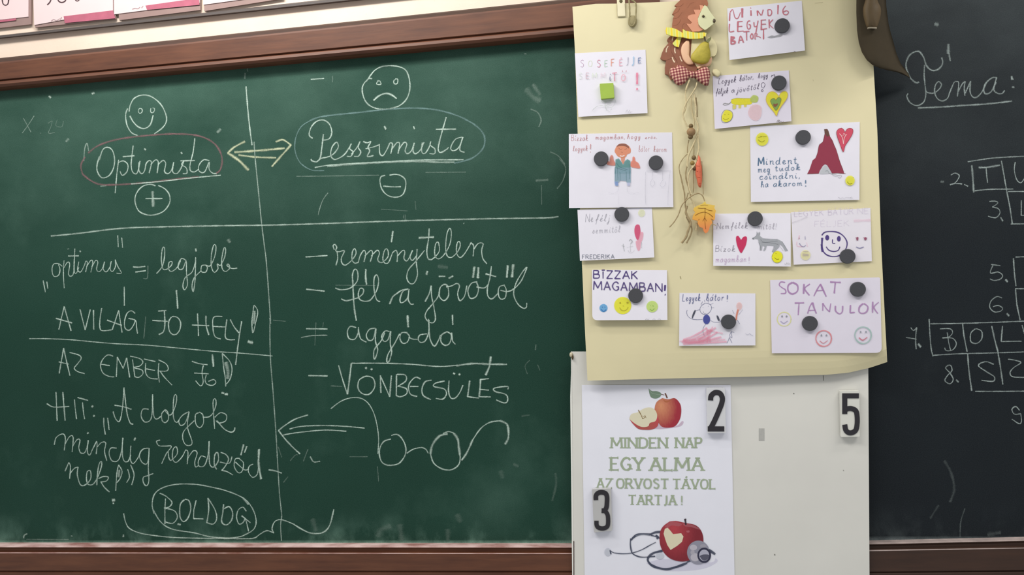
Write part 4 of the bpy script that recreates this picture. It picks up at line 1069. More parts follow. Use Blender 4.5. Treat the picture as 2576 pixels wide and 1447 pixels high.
# 5
c5 = Card('white card with a crayon figure in a teal shirt giving two thumbs up', [(1430.9, 337), (1690.7, 333), (1694, 521), (1431.3, 524)], .6, 2.4)
c5.add('handwriting', (196, 138, 138), lambda k: (k.text(K5, 'Bízzak', 118, 235, 405, 232, 100, 8, .75, .1), k.text(K5, 'magamban,', 535, 212, 1045, 205, 80, 8, .8, .1), k.text(K5, 'hogy', 1085, 205, 1310, 200, 80, 8, .8, .1), k.text(K5, 'erős,', 1395, 205, 1600, 195, 55, 8, .75, .1),
       k.text(K5, 'legyek', 145, 415, 400, 405, 90, 8, .75, .1), k.trace(K5, 'w12 455 295 448 380; w11 450 425 450 438'), k.text(K5, 'bátor', 1285, 430, 1470, 420, 110, 7, .6, .1), k.text(K5, 'karom', 1545, 425, 1770, 425, 100, 7, .75, .1)), .5)
c5.add('drawn_head', (226, 150, 118), lambda k: (k.fill(K5, '900 330 960 290 1050 290 1120 330 1150 390 1140 450 1090 470 1060 520 1000 530 930 510 890 460 868 410', .85), k.fill(K5, '975 515 1045 515 1040 590 1020 640 985 590', .7)), .5)
c5.add('drawn_hair', (150, 104, 92), lambda k: (k.fill(K5, '905 330 950 290 1050 285 1110 330 1115 370 1060 335 980 325 915 335', .75), k.trace(K5, 'w6 a.7 940 360 970 390 1000 370; w6 a.7 1040 390 1080 370; w6 a.6 980 430 1010 440')), .5)
c5.add('drawn_smile', (240, 232, 232), lambda k: k.trace(K5, 'w15 960 495 1000 505 1040 490'), .2)
c5.add('drawn_thumb', (212, 138, 122), lambda k: k.fill(K5, '785 600 790 510 820 480 845 510 855 570 880 620 875 665 740 650 755 590', .8), .5)
c5.add('drawn_thumb', (226, 140, 120), lambda k: k.fill(K5, '1150 600 1175 575 1180 520 1200 508 1222 530 1230 585 1280 620 1310 710 1220 705 1150 680', .8), .5)
c5.add('drawn_shirt', (104, 150, 150), lambda k: k.fill(K5, '885 560 940 540 985 600 1015 650 1050 580 1090 555 1140 580 1145 700 1150 800 870 800 880 700', .85, False), .55)
c5.add('drawn_trousers', (142, 172, 188), lambda k: (k.fill(K5, '868 700 1150 700 1148 960 1085 965 1060 930 965 925 940 960 868 950', .75, False), ), .6)
c5.add('shirt_hatching', (88, 134, 136), lambda k: k.trace(K5, 'w10 a.6 870 700 950 720 1070 760; w10 a.6 900 620 960 690 1100 740; w9 a.5 880 720 890 930; w9 a.5 960 780 965 930; w9 a.5 1070 780 1075 940; w9 a.5 1120 640 1125 900; w9 a.5 920 700 925 920'), .5)
c5.add('drawn_shoe', (132, 158, 204), lambda k: k.fill(K5, '868 945 925 945 935 1015 880 1015', .85, False), .5)
c5.add('drawn_shoe', (184, 192, 222), lambda k: k.fill(K5, '1085 960 1140 960 1130 1015 1090 1015', .8, False), .5)
c5.add('pencil_lines', (170, 172, 184), lambda k: k.trace(K5, 'w6 a.6 1420 760 1850 750; w6 a.6 1408 770 1402 1150 1410 1340; w6 a.5 1830 760 1800 1100 1795 1350; w6 a.6 1525 770 1522 900; w6 a.6 1700 760 1700 900; w6 a.6 1522 900 1490 960 1500 1015 1540 1020 1565 970 1545 920; w6 a.6 1710 905 1660 990 1690 1040 1740 1010 1755 940; w5 a.4 760 1140 860 1145 925 1100 935 1030; w5 a.4 1090 1030 1095 1120 1200 1145 1290 1130; w5 a.3 935 1150 940 1360', 6), .4)
# 6
c6 = Card('white card with faint pencil words, a pink blot and small capitals at its foot', [(1452.6, 528), (1640, 522), (1646, 647.7), (1459, 656.4)], .6, 4.5)
c6.add('handwriting', (160, 160, 170), lambda k: (k.text(Z5, 'Ne', 325, 790, 440, 785, 125, 8, .75, .1), k.text(Z5, 'félj', 480, 785, 690, 775, 110, 8, .75, .2), k.text(Z5, 'semmitől', 430, 965, 855, 945, 100, 8, .6, .1)), .5)
c6.add('lettering', (110, 116, 132), lambda k: k.text(Z5, 'FREDERIKA', 275, 1358, 768, 1350, 62, 9, .9), .4)
c6.add('drawn_shape', (214, 92, 128), lambda k: k.fill(Z5, '1120 825 1155 835 1170 900 1170 980 1130 1070 1090 1000 1078 920 1090 850', .85), .5, 'bright pink crayon shape')
c6.add('drawn_shape', (238, 166, 184), lambda k: k.fill(Z5, '1170 940 1215 950 1210 1040 1180 1120 1170 1200 1140 1235 1110 1180 1100 1080 1140 1060', .6), .6, 'pale pink crayon shape')
c6.add('drawn_sun', (230, 234, 190), lambda k: k.disc(Z5, 1190, 650, 55, 60, .55), .6)
c6.add('pencil_figure', (140, 146, 146), lambda k: k.trace(Z5, 'w8 a.7 905 1125 910 1180 925 1240; w6 a.6 880 1150 930 1165; w18 a.5 1000 1080 1020 1055 1045 1090 1020 1120; w6 a.5 1020 1120 1015 1250; w6 a.4 960 1180 1060 1160; w7 a.5 1190 1100 1190 1190; w6 a.4 980 1220 1000 1260 1050 1255 1080 1220', 7))
# 7
c7 = Card('white card with a red heart, a grey pencil wolf and a small yellow face', [(1794.4, 538), (1989.3, 536), (1989.3, 670.8), (1794.4, 669)], .6, 4.5)
c7.add('handwriting', (150, 146, 158), lambda k: (k.text(Z6, 'Nem', 130, 815, 300, 810, 85, 8, .7, .1), k.text(Z6, 'félek', 330, 805, 560, 805, 85, 8, .7, .1), k.text(Z6, 'mitől!', 700, 815, 960, 815, 80, 8, .6, .1), k.text(Z6, 'Bízok', 110, 1130, 385, 1128, 85, 8, .7, .1)), .5)
c7.add('handwriting', (196, 170, 200), lambda k: (k.text(Z6, 'magamban', 110, 1280, 540, 1270, 88, 8, .7, .1), k.trace(Z6, 'w8 582 1205 580 1260; w8 580 1285 581 1290')), .5)
HW = '430 910 460 950 470 965 500 925 540 918 552 950 535 1040 500 1110 470 1152 440 1110 410 1030 398 950 405 915'
c7.add('drawn_heart', (196, 60, 98), lambda k: k.fill(Z6, HW, .97), .2, 'crimson heart')
c7.add('drawn_wolf', (168, 172, 178), lambda k: k.fill(Z6, '625 945 660 925 685 905 690 850 705 880 720 850 735 880 725 905 780 945 880 955 980 955 1040 985 1080 1040 1122 1118 1085 1125 1050 1060 1010 1025 1000 1070 960 1110 920 1140 900 1130 930 1080 925 1050 830 1045 815 1100 790 1125 780 1110 800 1060 770 1045 760 1110 735 1115 735 1050 715 1000 705 955 660 950 635 962', .8, False), .55, 'grey pencil wolf')
c7.add('wolf_lines', (120, 124, 130), lambda k: k.trace(Z6, 'w18 632 948 642 946; w6 a.8 625 945 685 905 690 850; w6 a.8 725 905 735 850; w5 a.6 760 1000 900 1010 990 1030; w5 a.6 740 960 800 1000 980 980; w6 a.8 715 1000 735 1050 735 1110; w6 a.6 1040 985 1122 1118; w5 a.6 780 950 980 955; w6 a.6 930 1060 905 1130; w5 a.6 1000 1040 1060 1120'), .4)
c7.add('drawn_face', (228, 226, 56), lambda k: k.disc(Z6, 975, 1205, 76, 82, .95), .3, 'yellow crayon face')
c7.add('face_lines', (160, 150, 40), lambda k: k.trace(Z6, 'w9 940 1215 965 1238 1000 1235; w6 950 1150 965 1160; w5 a.7 898 1210 930 1140 990 1122 1040 1150 1052 1210 1010 1275 940 1280 900 1220'), .3)
c7.add('signature', (150, 150, 150), lambda k: k.trace(Z6, 'w6 a.7 1075 1300 1100 1310 1110 1285 1125 1310; w6 a.7 1135 1285 1135 1310; w6 a.7 1150 1290 1150 1312'))
# 8
c8 = Card('white card with a big violet ink face between two small faint ones', [(1989.9, 534.2), (2189.7, 523.4), (2193.3, 657.3), (1996.5, 666.3)], .8, 2.2, M_PAPER_W)
c8.add('lettering', (206, 196, 216), lambda k: (k.text(Z6, 'LEGYEK', 1215, 640, 1620, 620, 80, 9, .5), k.text(Z6, 'BÁTOR', 1690, 620, 2040, 600, 85, 9, .5), k.text(Z6, 'NE', 2100, 600, 2250, 595, 80, 9, .4), k.text(Z6, 'FÉLJEK', 1500, 785, 1980, 770, 80, 8, .35)), .5)
c8.add('drawn_face', (84, 70, 130), lambda k: (k.trace(Z6, 'w18 1600 900 1640 860 1720 848 1820 860 1900 910 1950 990 1945 1070 1900 1140 1830 1190 1740 1198 1660 1170 1610 1110 1590 1030; w32 1605 940 1600 1060 1612 1130; w14 1750 960 1750 1010 1785 1015; w16 1660 1062 1700 1110 1770 1128 1830 1110 1852 1062'),
       k.disc(Z6, 1675, 935, 27, 38), k.disc(Z6, 1838, 950, 26, 38)), .2, 'violet ink face')
c8.add('drawn_face', (236, 196, 212), lambda k: k.trace(Z6, 'w14 a.7 1285 900 1275 960; w14 a.6 1250 990 1255 1050 1330 1060; w12 a.5 1385 1000 1400 1060', 12), .5)
c8.add('crayon_smear', (236, 196, 212), lambda k: k.trace(Z6, 'w40 a.3 2050 700 2280 690', 12), .5)
c8.add('face_lines', (120, 118, 160), lambda k: k.trace(Z6, 'w10 a.8 1285 1010 1310 1050 1350 1060 1375 1040; w14 a.5 1365 915 1368 960; w12 2080 1065 2130 1082 2185 1065', 10), .4)
c8.add('drawn_eye', (150, 84, 110), lambda k: (k.disc(Z6, 2097, 950, 15, 26, .9), k.disc(Z6, 2210, 950, 18, 22, .95), k.trace(Z6, 'w7 2070 935 2115 935; w7 2180 935 2235 938; w10 a.7 1280 935 1285 950')), .3)
c8.add('drawn_sun', (232, 228, 170), lambda k: (k.disc(Z6, 1372, 1178, 70, 72, .65),), .6)
c8.add('face_lines', (196, 186, 180), lambda k: k.trace(Z6, 'w12 a.7 1340 1128 1410 1128; w40 a.6 1335 1175 1410 1178'), .4)
c8.add('fold_crease', (176, 170, 180), lambda k: k.trace(Z6, 'w9 a.45 1180 725 1270 695 1400 640; w7 a.4 1185 600 1340 590'), .3)
# 9
c9 = Card('white card with violet capitals above one blue, one yellow and one green face', [(1489, 679), (1678, 680), (1679, 805), (1490, 806)], .8, 7.5, M_PAPER, (0, 0, 0, 14))
c9.add('lettering', (88, 74, 128), lambda k: (k.text(Z7, 'BÍZZAK', 378, 258, 945, 268, 100, 17, .95), k.text(Z7, 'MAGAMBAN', 378, 405, 1265, 435, 108, 17, .95), k.trace(Z7, 'w26 1305 350 1300 420; w28 1303 470 1308 472')), .25)
for rgb, x, y, r, l in (((112, 172, 218), 506, 645, 53, 'blue crayon face'), ((230, 228, 66), 755, 612, 112, 'yellow crayon face'), ((196, 220, 128), 1137, 625, 75, 'green crayon face')):
    c9.add('drawn_face', rgb, lambda k: k.disc(Z7, x, y, r, r * 1.0, .85), .4, l)
c9.add('face_lines', (60, 110, 180), lambda k: k.trace(Z7, 'w9 475 660 505 688 540 665; w10 490 628 492 636; w10 522 628 524 636'), .3)
c9.add('face_lines', (176, 164, 60), lambda k: (k.trace(Z7, 'w8 715 638 740 672 780 678 815 655 825 628; w8 a.6 755 615 770 620'), k.disc(Z7, 722, 578, 11, 12, .7), k.disc(Z7, 817, 575, 14, 10, .9)), .3)
c9.add('face_lines', (140, 180, 90), lambda k: k.trace(Z7, 'w7 1105 655 1135 675 1165 650; w8 1115 608 1117 614; w8 1145 608 1150 622'), .3)
c9.add('signature', (140, 140, 146), lambda k: k.trace(Z7, 'w5 a.7 1045 795 1070 785 1080 795 1100 785; w5 a.7 1140 795 1160 785 1180 795; w5 a.7 1210 795 1225 785 1250 792'))
# 10
c10 = Card('white card with a blue pen stick figure above pink crayon scribble', [(1709.2, 737.3), (1900.4, 738.3), (1900.4, 869.3), (1708.2, 870.3)], .6, 2.6)
c10.add('handwriting', (96, 104, 148), lambda k: (k.text(Z7, 'Legyek', 1530, 555, 1760, 550, 90, 8, .85, .15), k.text(Z7, 'bátor', 1835, 550, 2060, 545, 88, 8, .85, .15), k.trace(Z7, 'w14 2112 478 2110 530; w10 2108 552 2110 556')), .3)
c10.add('pen_figure', (104, 110, 144), lambda k: k.trace(Z7, 'w7 1830 580 1780 610 1755 660 1775 710 1830 730 1880 700 1905 650 1890 600 1835 580; w5 1800 690 1810 715 1840 715; w6 a.8 1790 790 1720 795 1650 785 1600 750 1583 700 1590 670; w6 a.7 1660 790 1690 690 1760 665; w6 a.7 1890 800 1930 825 2010 825 2030 800; w7 a.7 1830 855 1800 900 1795 950 1815 1010; w7 a.6 1770 600 1790 560; w6 a.6 1820 570 1815 540; w6 a.6 1860 575 1875 540; w6 a.6 1890 600 1930 580; w5 a.6 1900 640 1940 640;'
        'w6 2170 940 2140 1000 2170 1030 2165 960 2200 960; w6 2140 1020 2125 1060 2105 1100; w6 2140 1030 2170 1095; w6 a.7 2240 800 2270 850; w5 a.6 2175 670 2200 720; w5 a.6 2310 665 2260 730; w5 a.6 1790 630 1800 640; w5 a.6 1860 615 1870 625', 6, .8), .3)
c10.add('drawn_blade', (76, 80, 96), lambda k: (k.fill(Z7, '1690 668 1702 680 1680 740 1655 778 1652 755 1668 705', .85), k.fill(Z7, '1970 742 1990 745 2012 800 2000 815 1980 785', .85)), .4)
c10.add('drawn_body', (76, 84, 158), lambda k: k.disc(Z7, 1842, 792, 46, 62, .9), .4, 'dark blue body')
c10.add('drawn_flame', (220, 128, 96), lambda k: (k.trace(Z7, 'w24 a.85 2250 665 2232 740 2225 800'), ), .5)
c10.add('drawn_flame', (238, 186, 178), lambda k: k.disc(Z7, 2265, 620, 38, 52, .45), .6)
c10.add('crayon_scribble', (232, 156, 178), lambda k: k.trace(Z7, 'w26 a.55 1540 1055 1640 1020 1760 960 1840 900; w26 a.55 1540 1070 1700 1030 1900 920; w28 a.6 1560 1090 1750 1040 1960 900; w28 a.6 1600 1100 1800 1060 1980 960; w26 a.6 1520 1085 1750 1080 2030 1020; w26 a.6 1540 1110 1800 1100 2100 1080; w24 a.5 1840 900 1860 1000 1850 1090; w24 a.5 1920 890 1880 1000 1890 1090; w22 a.4 1850 930 2050 975; w22 a.5 1700 1090 2080 1050; w16 a.5 1490 1075 1700 1050; w50 a.5 1740 1050 1860 1030', 20), .9)
c10.add('signature', (150, 156, 176), lambda k: k.trace(Z7, 'w5 a.7 2345 980 2380 990 2400 975 2415 990 2445 1000'))
# 11
c11 = Card('largest lilac-white card with mauve capitals SOKAT TANULOK and three ring faces', [(1937.4, 704.6), (2214.2, 698), (2218.4, 888), (1941.6, 889)], .8, 2.0, M_PAPER_L, (0, 5, 15, 0))
MAUVE = (178, 140, 186)
c11.add('lettering', MAUVE, lambda k: (k.trace(Z8, 'w16 650 245 600 240 580 275 610 305 655 335 655 375 600 380; w22 740 245 690 280 690 350 740 385 800 350 800 280 745 245; w24 880 265 875 380; w18 950 265 890 320 945 400; w17 1000 410 1040 330 1080 265; w22 1080 265 1110 330 1150 415; w15 1030 345 1120 340; w22 1200 240 1325 245; w20 1260 250 1248 375;'
        'w20 770 495 880 492; w16 820 500 810 640; w16 925 620 950 540 980 490; w22 985 490 1005 560 1030 620; w14 945 585 1020 580; w18 1110 495 1108 585; w14 1112 500 1150 560 1190 600; w14 1190 600 1205 500; w18 1262 530 1265 590 1310 625 1345 600 1350 530; w18 1445 520 1440 610; w18 1440 612 1495 608; w20 1600 500 1555 540 1550 600 1590 620 1640 600 1655 540 1610 500; w20 1715 480 1712 610; w16 1785 485 1730 545 1775 620', 16, .85)), .3)


def ring_face(c, crop, x, y, r, rgb, mouth, w=14):
    c.add('ring_face', rgb, lambda k: k.trace(crop, 'w%d ' % w + ' '.join('%.1f %.1f' % (x + r * math.cos(a * math.tau / 12), y + r * math.sin(a * math.tau / 12)) for a in range(13)), al=.85), .45)
    c.add('face_lines', mouth, lambda k: k.trace(crop, 'w%d %f %f %f %f %f %f' % (10 if r < 100 else 14, x - r * .5, y + r * .3, x - r * .05, y + r * .6, x + r * .5, y + r * .25), al=.85), .3)
    c.add('face_eyes', (140, 146, 156), lambda k: (k.disc(crop, x - r * .3, y - r * .4, 10, 13, .8), k.disc(crop, x + r * .35, y - r * .4, 11, 12, .8)), .3)


ring_face(c11, Z8, 640, 690, 84, (226, 226, 160), (168, 160, 196), 13)
ring_face(c11, Z8, 1120, 925, 95, (222, 140, 146), (206, 120, 130), 17)
ring_face(c11, Z8, 1598, 885, 100, (160, 192, 184), (196, 96, 116), 17)


# ------------------------------------------------------------------ disc magnets
def magnet(px, py, card, label, w=19):
    dd = (card.d(px, py) if card else Y_CREAM) - .3 * MM
    c = P(px, py, dd - 4 * MM)
    r = (P(px + w, py, dd) - P(px, py, dd)).length
    v, f = [], []
    N = 32
    for rr, y in ((r, 3.7 * MM), (r, .5 * MM), (r * .97, .1 * MM), (r * .93, 0)):
        for i in range(N):
            a = math.tau * i / N
            v.append(c + Vector((rr * math.cos(a), y, rr * math.sin(a))))
    for k_ in range(3):
        for i in range(N):
            j = (i + 1) % N
            f.append((k_ * N + i, k_ * N + j, (k_ + 1) * N + j, (k_ + 1) * N + i))
    f.append(tuple(range(3 * N, 4 * N)))
    f.append(tuple(range(N))[::-1])
    return tagged(mesh('disc_magnet', v, f, M_MAGNET), label, 'magnet', 'round black magnets on the cream panel')


magnet(1968, 64, c2, 'round black magnet on the card with the dusky red capitals')
magnet(1960, 208, c3, 'round black magnet above the yellow heart on the lion card')
magnet(2021, 345, c4, 'round black magnet beside the tip of the dark red tower')
magnet(1512, 399, c5, 'round black magnet over one thumb of the teal-shirted figure, below the exclamation mark', 18.3)
magnet(1650, 409, c5, 'round black magnet on the thumbs-up card, nearer the hedgehog cords', 18.3)
magnet(1564, 539, c6, 'round black magnet on the upper edge of the card with the pink blot', 18.6)
magnet(1900, 550, c7, 'round black magnet above the red heart and pencil wolf')
magnet(2133, 645, c8, 'round black magnet overlapping the big violet ink face', 19.4)
magnet(1599, 744, c9, 'round black magnet touching the yellow face under violet capitals', 18.6)
magnet(1833, 810, c10, 'round black magnet on the card with the pink scribble', 18.8)
magnet(2159, 728, c11, 'round black magnet beside the word SOKAT on the mauve card', 19.6)
magnet(2038, 814, c11, 'round black magnet near the red ring face on the mauve card', 19.6)

gd = c1.d(1526, 228) - .4 * MM
gm = slab('square_magnet', rounded([(1508.5, 210.5), (1543, 208.5), (1545.5, 245.5), (1511.5, 249)], (2, 2, 2, 2), 3), gd - 6 * MM, 6 * MM, plain((156, 184, 74), .7, .05, 60, 'lime_green_foam'))
tagged(gm, 'bright lime green square magnet on the card with faded capitals', 'magnet')
bv = gm.modifiers.new('soft_edge', 'BEVEL')
bv.width, bv.segments, bv.limit_method = .0006, 2, 'ANGLE'

# ------------------------------------------------------------------ poster
PT, PB = (1420, 860, 4.938), (1420, 1150, 4.871)
pq = [(1463.5, 969), (1838, 969), (1849, 1500), (1471.5, 1505)]
yp = Y_WHITE - 1.0 * MM
po = thing('apple_poster', 'white paper poster with apples, pale green serif words and a stethoscope', 'poster', P(1655, 1235, yp))
slab('paper', pq, yp, .5 * MM, M_POSTER, po)
dpp = lambda x, y: yp
nlift = [0]


def pr(name, rgb, fn, grain=.12, label=None):
    nlift[0] += 1
    k = Ink(dpp, (.05 + .03 * nlift[0]) * MM)
    fn(k)
    return k.build(name, ink(rgb, grain, 1200, 'print'), po, label)


SG = (168, 182, 156)
pr('printed_line', SG, lambda k: (k.text(PT, 'MINDEN', 583, 1318, 1272, 1318, 122, 26, .95, serif=True), k.text(PT, 'NAP', 1386, 1316, 1700, 1316, 120, 26, .95, serif=True)), label='serif words MINDEN NAP')
pr('printed_line', SG, lambda k: (k.text(PB, 'EGY', 572, 160, 965, 160, 150, 31, .95, serif=True), k.text(PB, 'ALMA', 1055, 163, 1695, 163, 150, 31, .95, serif=True)), label='serif words EGY ALMA')
pr('printed_line', SG, lambda k: (k.text(PB, 'AZ', 402, 378, 578, 380, 112, 23, .95, serif=True), k.text(PB, 'ORVOST', 642, 380, 1270, 384, 112, 23, .95, serif=True), k.text(PB, 'TÁVOL', 1332, 386, 1845, 390, 112, 23, .95, serif=True)), label='serif words AZ ORVOST TÁVOL')
pr('printed_line', SG, lambda k: (k.text(PB, 'TARTJA', 790, 582, 1365, 584, 112, 23, .95, serif=True), k.trace(PB, 'w17 l 1438 478 1438 555; w18 l 1438 572 1438 586', al=.95)), label='serif word TARTJA')


def shaded(name, c1_, c2_, center, rx, ry):
    """printed colours that run from a light spot to a darker rim, as on the poster itself"""
    m, nt, bs = nodes(name)
    tc = nt.nodes.new('ShaderNodeTexCoord')
    mp = nt.nodes.new('ShaderNodeMapping')
    mp.vector_type = 'POINT'
    c = center - po.location
    mp.inputs['Location'].default_value = (-c.x / rx, 0, -c.z / ry)
    mp.inputs['Scale'].default_value = (1 / rx, 0, 1 / ry)
    ln = nt.nodes.new('ShaderNodeVectorMath')
    ln.operation = 'LENGTH'
    nt.links.new(tc.outputs['Object'], mp.inputs[0])
    nt.links.new(mp.outputs[0], ln.inputs[0])
    n = math_(nt, 'ADD', ln.outputs['Value'], math_(nt, 'MULTIPLY', math_(nt, 'SUBTRACT', noise(nt, 300, 5, (3, 1, .6)), .5), .35))
    nt.links.new(ramp(nt, n, [(.02, lin(c1_)), (.72, lin(c2_))]), bs.inputs['Base Color'])
    bs.inputs['Roughness'].default_value = .6
    return m


def pmat(name, fn, mat, label=None):
    nlift[0] += 1
    k = Ink(dpp, (.05 + .03 * nlift[0]) * MM)
    fn(k)
    return mesh(name, k.v, k.f, mat, po, label=label)


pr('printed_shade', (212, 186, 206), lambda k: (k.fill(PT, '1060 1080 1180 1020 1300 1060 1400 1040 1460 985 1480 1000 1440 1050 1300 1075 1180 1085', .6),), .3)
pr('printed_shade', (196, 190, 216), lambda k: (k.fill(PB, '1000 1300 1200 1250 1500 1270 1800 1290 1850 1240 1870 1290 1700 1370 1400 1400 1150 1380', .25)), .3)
pmat('printed_apple', lambda k: k.fill(PT, '1215 700 1290 715 1370 702 1430 760 1450 830 1445 920 1420 990 1370 1050 1290 1068 1210 1055 1160 990 1130 900 1120 830 1145 750'),
     shaded('apple_print', (212, 142, 104), (160, 40, 56), P(1420 + 1200 / 4.938, 860 + 800 / 4.938, yp), .030, .042), 'whole red apple')
pr('apple_dimple', (196, 120, 84), lambda k: k.fill(PT, '1225 722 1270 735 1320 725 1290 750 1250 752', .7))
pr('apple_stem', (110, 72, 56), lambda k: k.trace(PT, 'w17 1250 640 1262 665 1276 700; w6 1200 652 1240 662'))
pr('apple_leaf', (124, 146, 128), lambda k: k.fill(PT, '1045 580 1085 612 1150 615 1200 640 1190 680 1140 705 1085 695 1060 660', .97), label='green leaf')
pr('leaf_vein', (170, 188, 172), lambda k: k.trace(PT, 'w5 1050 590 1090 640 1195 660'))
pmat('half_apple_skin', lambda k: k.fill(PT, '810 965 850 1020 920 1082 1020 1095 1100 1085 1160 1040 1165 940 1100 880 900 920'),
     shaded('half_apple_print', (166, 84, 74), (190, 70, 80), P(1420 + 1000 / 4.938, 860 + 1050 / 4.938, yp), .03, .02))
pr('half_apple_flesh', (222, 216, 190), lambda k: k.fill(PT, '805 960 830 900 900 880 950 850 1010 822 1080 820 1130 855 1152 920 1130 985 1060 1010 1040 1050 960 1058 880 1020', .98), label='pale cut face of the half apple')
pr('half_apple_core', (150, 128, 92), lambda k: k.trace(PT, 'w12 918 848 935 880 950 905; w8 950 905 975 955 1010 925 990 920; w14 968 950 975 955; w6 a.6 960 920 1020 945'))
pr('stethoscope', (74, 80, 100), lambda k: k.trace(PB, 'w30 1180 918 1110 925 1050 950; w28 1050 950 960 945 890 955 840 990 815 1020; w16 810 1000 808 1080 825 1170 880 1210 960 1228 1110 1218; w26 1120 960 1150 985 1130 1000; w12 565 1150 610 1175 720 1185 820 1178 940 1140 1050 1080 1120 1045; w16 1060 960 1120 975 1165 995;'
    'w30 1200 1150 1110 1170 1050 1205 1020 1260 1060 1320 1150 1360 1260 1375 1380 1345 1500 1300; w16 558 1145 570 1190; w18 1500 1290 1570 1262; w34 1770 1140 1845 1190', 12, .95), label='dark stethoscope tube')
pr('tube_highlight', (160, 166, 182), lambda k: k.trace(PB, 'w7 1030 1270 1070 1320 1150 1350 1260 1365 1370 1335; w6 870 965 950 950 1040 955; w7 815 1030 815 1080 832 1160; w5 620 1172 720 1180 820 1172', 6, .8))
pr('ear_tip', (204, 208, 220), lambda k: (k.disc(PB, 532, 1165, 42, 48, .9), k.disc(PB, 1170, 1212, 50, 40, .95)))
pmat('printed_apple', lambda k: k.fill(PB, '1290 790 1370 785 1440 800 1500 812 1590 830 1650 870 1690 940 1702 1030 1680 1120 1600 1230 1500 1275 1400 1278 1290 1240 1210 1160 1170 1060 1170 930 1210 850'),
     shaded('heart_apple_print', (184, 62, 72), (128, 30, 44), P(1420 + 1340 / 4.871, 1150 + 880 / 4.871, yp), .04, .06), 'red apple with a cut heart')
pr('apple_gloss', (206, 122, 132), lambda k: (k.fill(PB, '1230 850 1290 800 1370 800 1440 820 1400 850 1310 840 1260 880', .45), k.fill(PB, '1440 815 1520 820 1600 845 1660 890 1560 862 1480 850', .45), k.fill(PB, '1490 905 1530 900 1530 925 1500 925', .6)))
pr('apple_stem', (60, 50, 58), lambda k: k.trace(PB, 'w20 1478 765 1482 790 1488 830; w24 1470 768 1490 764'))
pr('cut_heart', (226, 218, 190), lambda k: k.fill(PB, '1215 940 1230 880 1265 868 1300 905 1330 945 1385 940 1430 935 1458 975 1440 1040 1380 1090 1300 1140 1260 1080 1235 1010', .98, False), label='pale heart cut into the apple')
pr('chest_piece', (150, 150, 166), lambda k: k.disc(PB, 1640, 1170, 138, 145, .97))
pr('chest_piece_mottle', (206, 202, 214), lambda k: (k.disc(PB, 1580, 1110, 45, 35, .8), k.disc(PB, 1600, 1230, 55, 50, .8), k.disc(PB, 1570, 1170, 26, 30, .6), k.disc(PB, 1700, 1090, 40, 20, .4)))
pr('chest_piece_rim', (62, 62, 82), lambda k: k.disc(PB, 1712, 1205, 84, 94, .97))
pr('chest_piece_face', (182, 182, 200), lambda k: k.disc(PB, 1712, 1205, 62, 70, .97))
pr('chest_piece_face', (96, 96, 114), lambda k: k.fill(PB, '1655 1215 1700 1195 1772 1200 1765 1240 1730 1268 1690 1262', .9))


# ------------------------------------------------------------------ number magnets
def number(label, plate, crop, text, w, digit, tone):
    cx = sum(p[0] for p in plate) / len(plate)
    cy = sum(p[1] for p in plate) / len(plate)
    yf = Y_WHITE - 8.2 * MM
    t = thing('number_magnet', label, 'magnet', P(cx, cy, yf), 'number magnets on the white panel')
    base = slab('plate', rounded(plate, [2] * 4, 3), yf, 6.6 * MM, plain(tone, .25, .03, 30, 'clear_plastic_%d' % tone[0]), t)
    base.modifiers.new('soft_edge', 'BEVEL').width = .0005
    k = Ink(lambda x, y: yf, 0)
    fl = []
    ox, oy, s = crop
    for st in text.split(';'):
        tk = st.split()
        ww = w
        if tk[0][0] == 'w':
            ww = float(tk.pop(0)[1:])
        pts = [(ox + x / s, oy + y / s) for x, y in pairs([float(q) for q in tk])]
        k.lift = (.7 + .02 * len(fl)) * MM
        fl.append(1)
        k.k = 0
        line = spline(pts, 1.5)
        k.ribbon(line, ww / s, flat=True)
    v, f = list(k.v), list(k.f)
    n = len(v)
    v += [q + Vector((0, .7 * MM, 0)) for q in v]
    edges = {}
    for fa in k.f:
        for a, b in zip(fa, fa[1:] + fa[:1]):
            edges[(a, b)] = edges.get((a, b), 0) + 1
    for (a, b) in list(edges):
        if (b, a) not in edges:
            f.append((b, a, a + n, b + n))
    mesh('numeral', v, f, plain((44, 42, 48), .4, .05, 60, 'black_numeral'), t, label='black numeral ' + digit)


number('number magnet with a bold black 2 over the corner of the poster', [(1777, 976.5), (1824, 976), (1826, 1090), (1779, 1090)], PT, '1815 728 1822 675 1855 640 1890 630 1935 645 1962 700 1955 760 1930 830 1870 970 1815 1078; w62 1780 1083 1985 1083', 64, '2', (212, 213, 217))
number('number magnet with a bold black 3 beside the poster words', [(1489.5, 1231), (1537, 1229), (1540, 1336), (1494, 1340)], (1420, 1220, 6.375), '505 244 505 175 540 132 600 120 660 140 682 200 680 300 670 370 640 412 595 415; w68 640 412 675 450 695 500 700 600 688 665 645 695 590 700 535 680 515 640 513 578', 74, '3', (188, 188, 188))
number('number magnet with a bold black 5 near the outer edge of the white panel', [(2114, 984), (2162, 983.5), (2163, 1099), (2116, 1100)], (1860, 860, 4.938), '1278 672 1485 672; 1310 645 1310 897; 1310 850 1350 832 1400 832 1448 860 1464 930 1464 1020 1448 1095 1405 1128 1355 1128 1322 1095 1310 1030', 62, '5', (218, 218, 211))

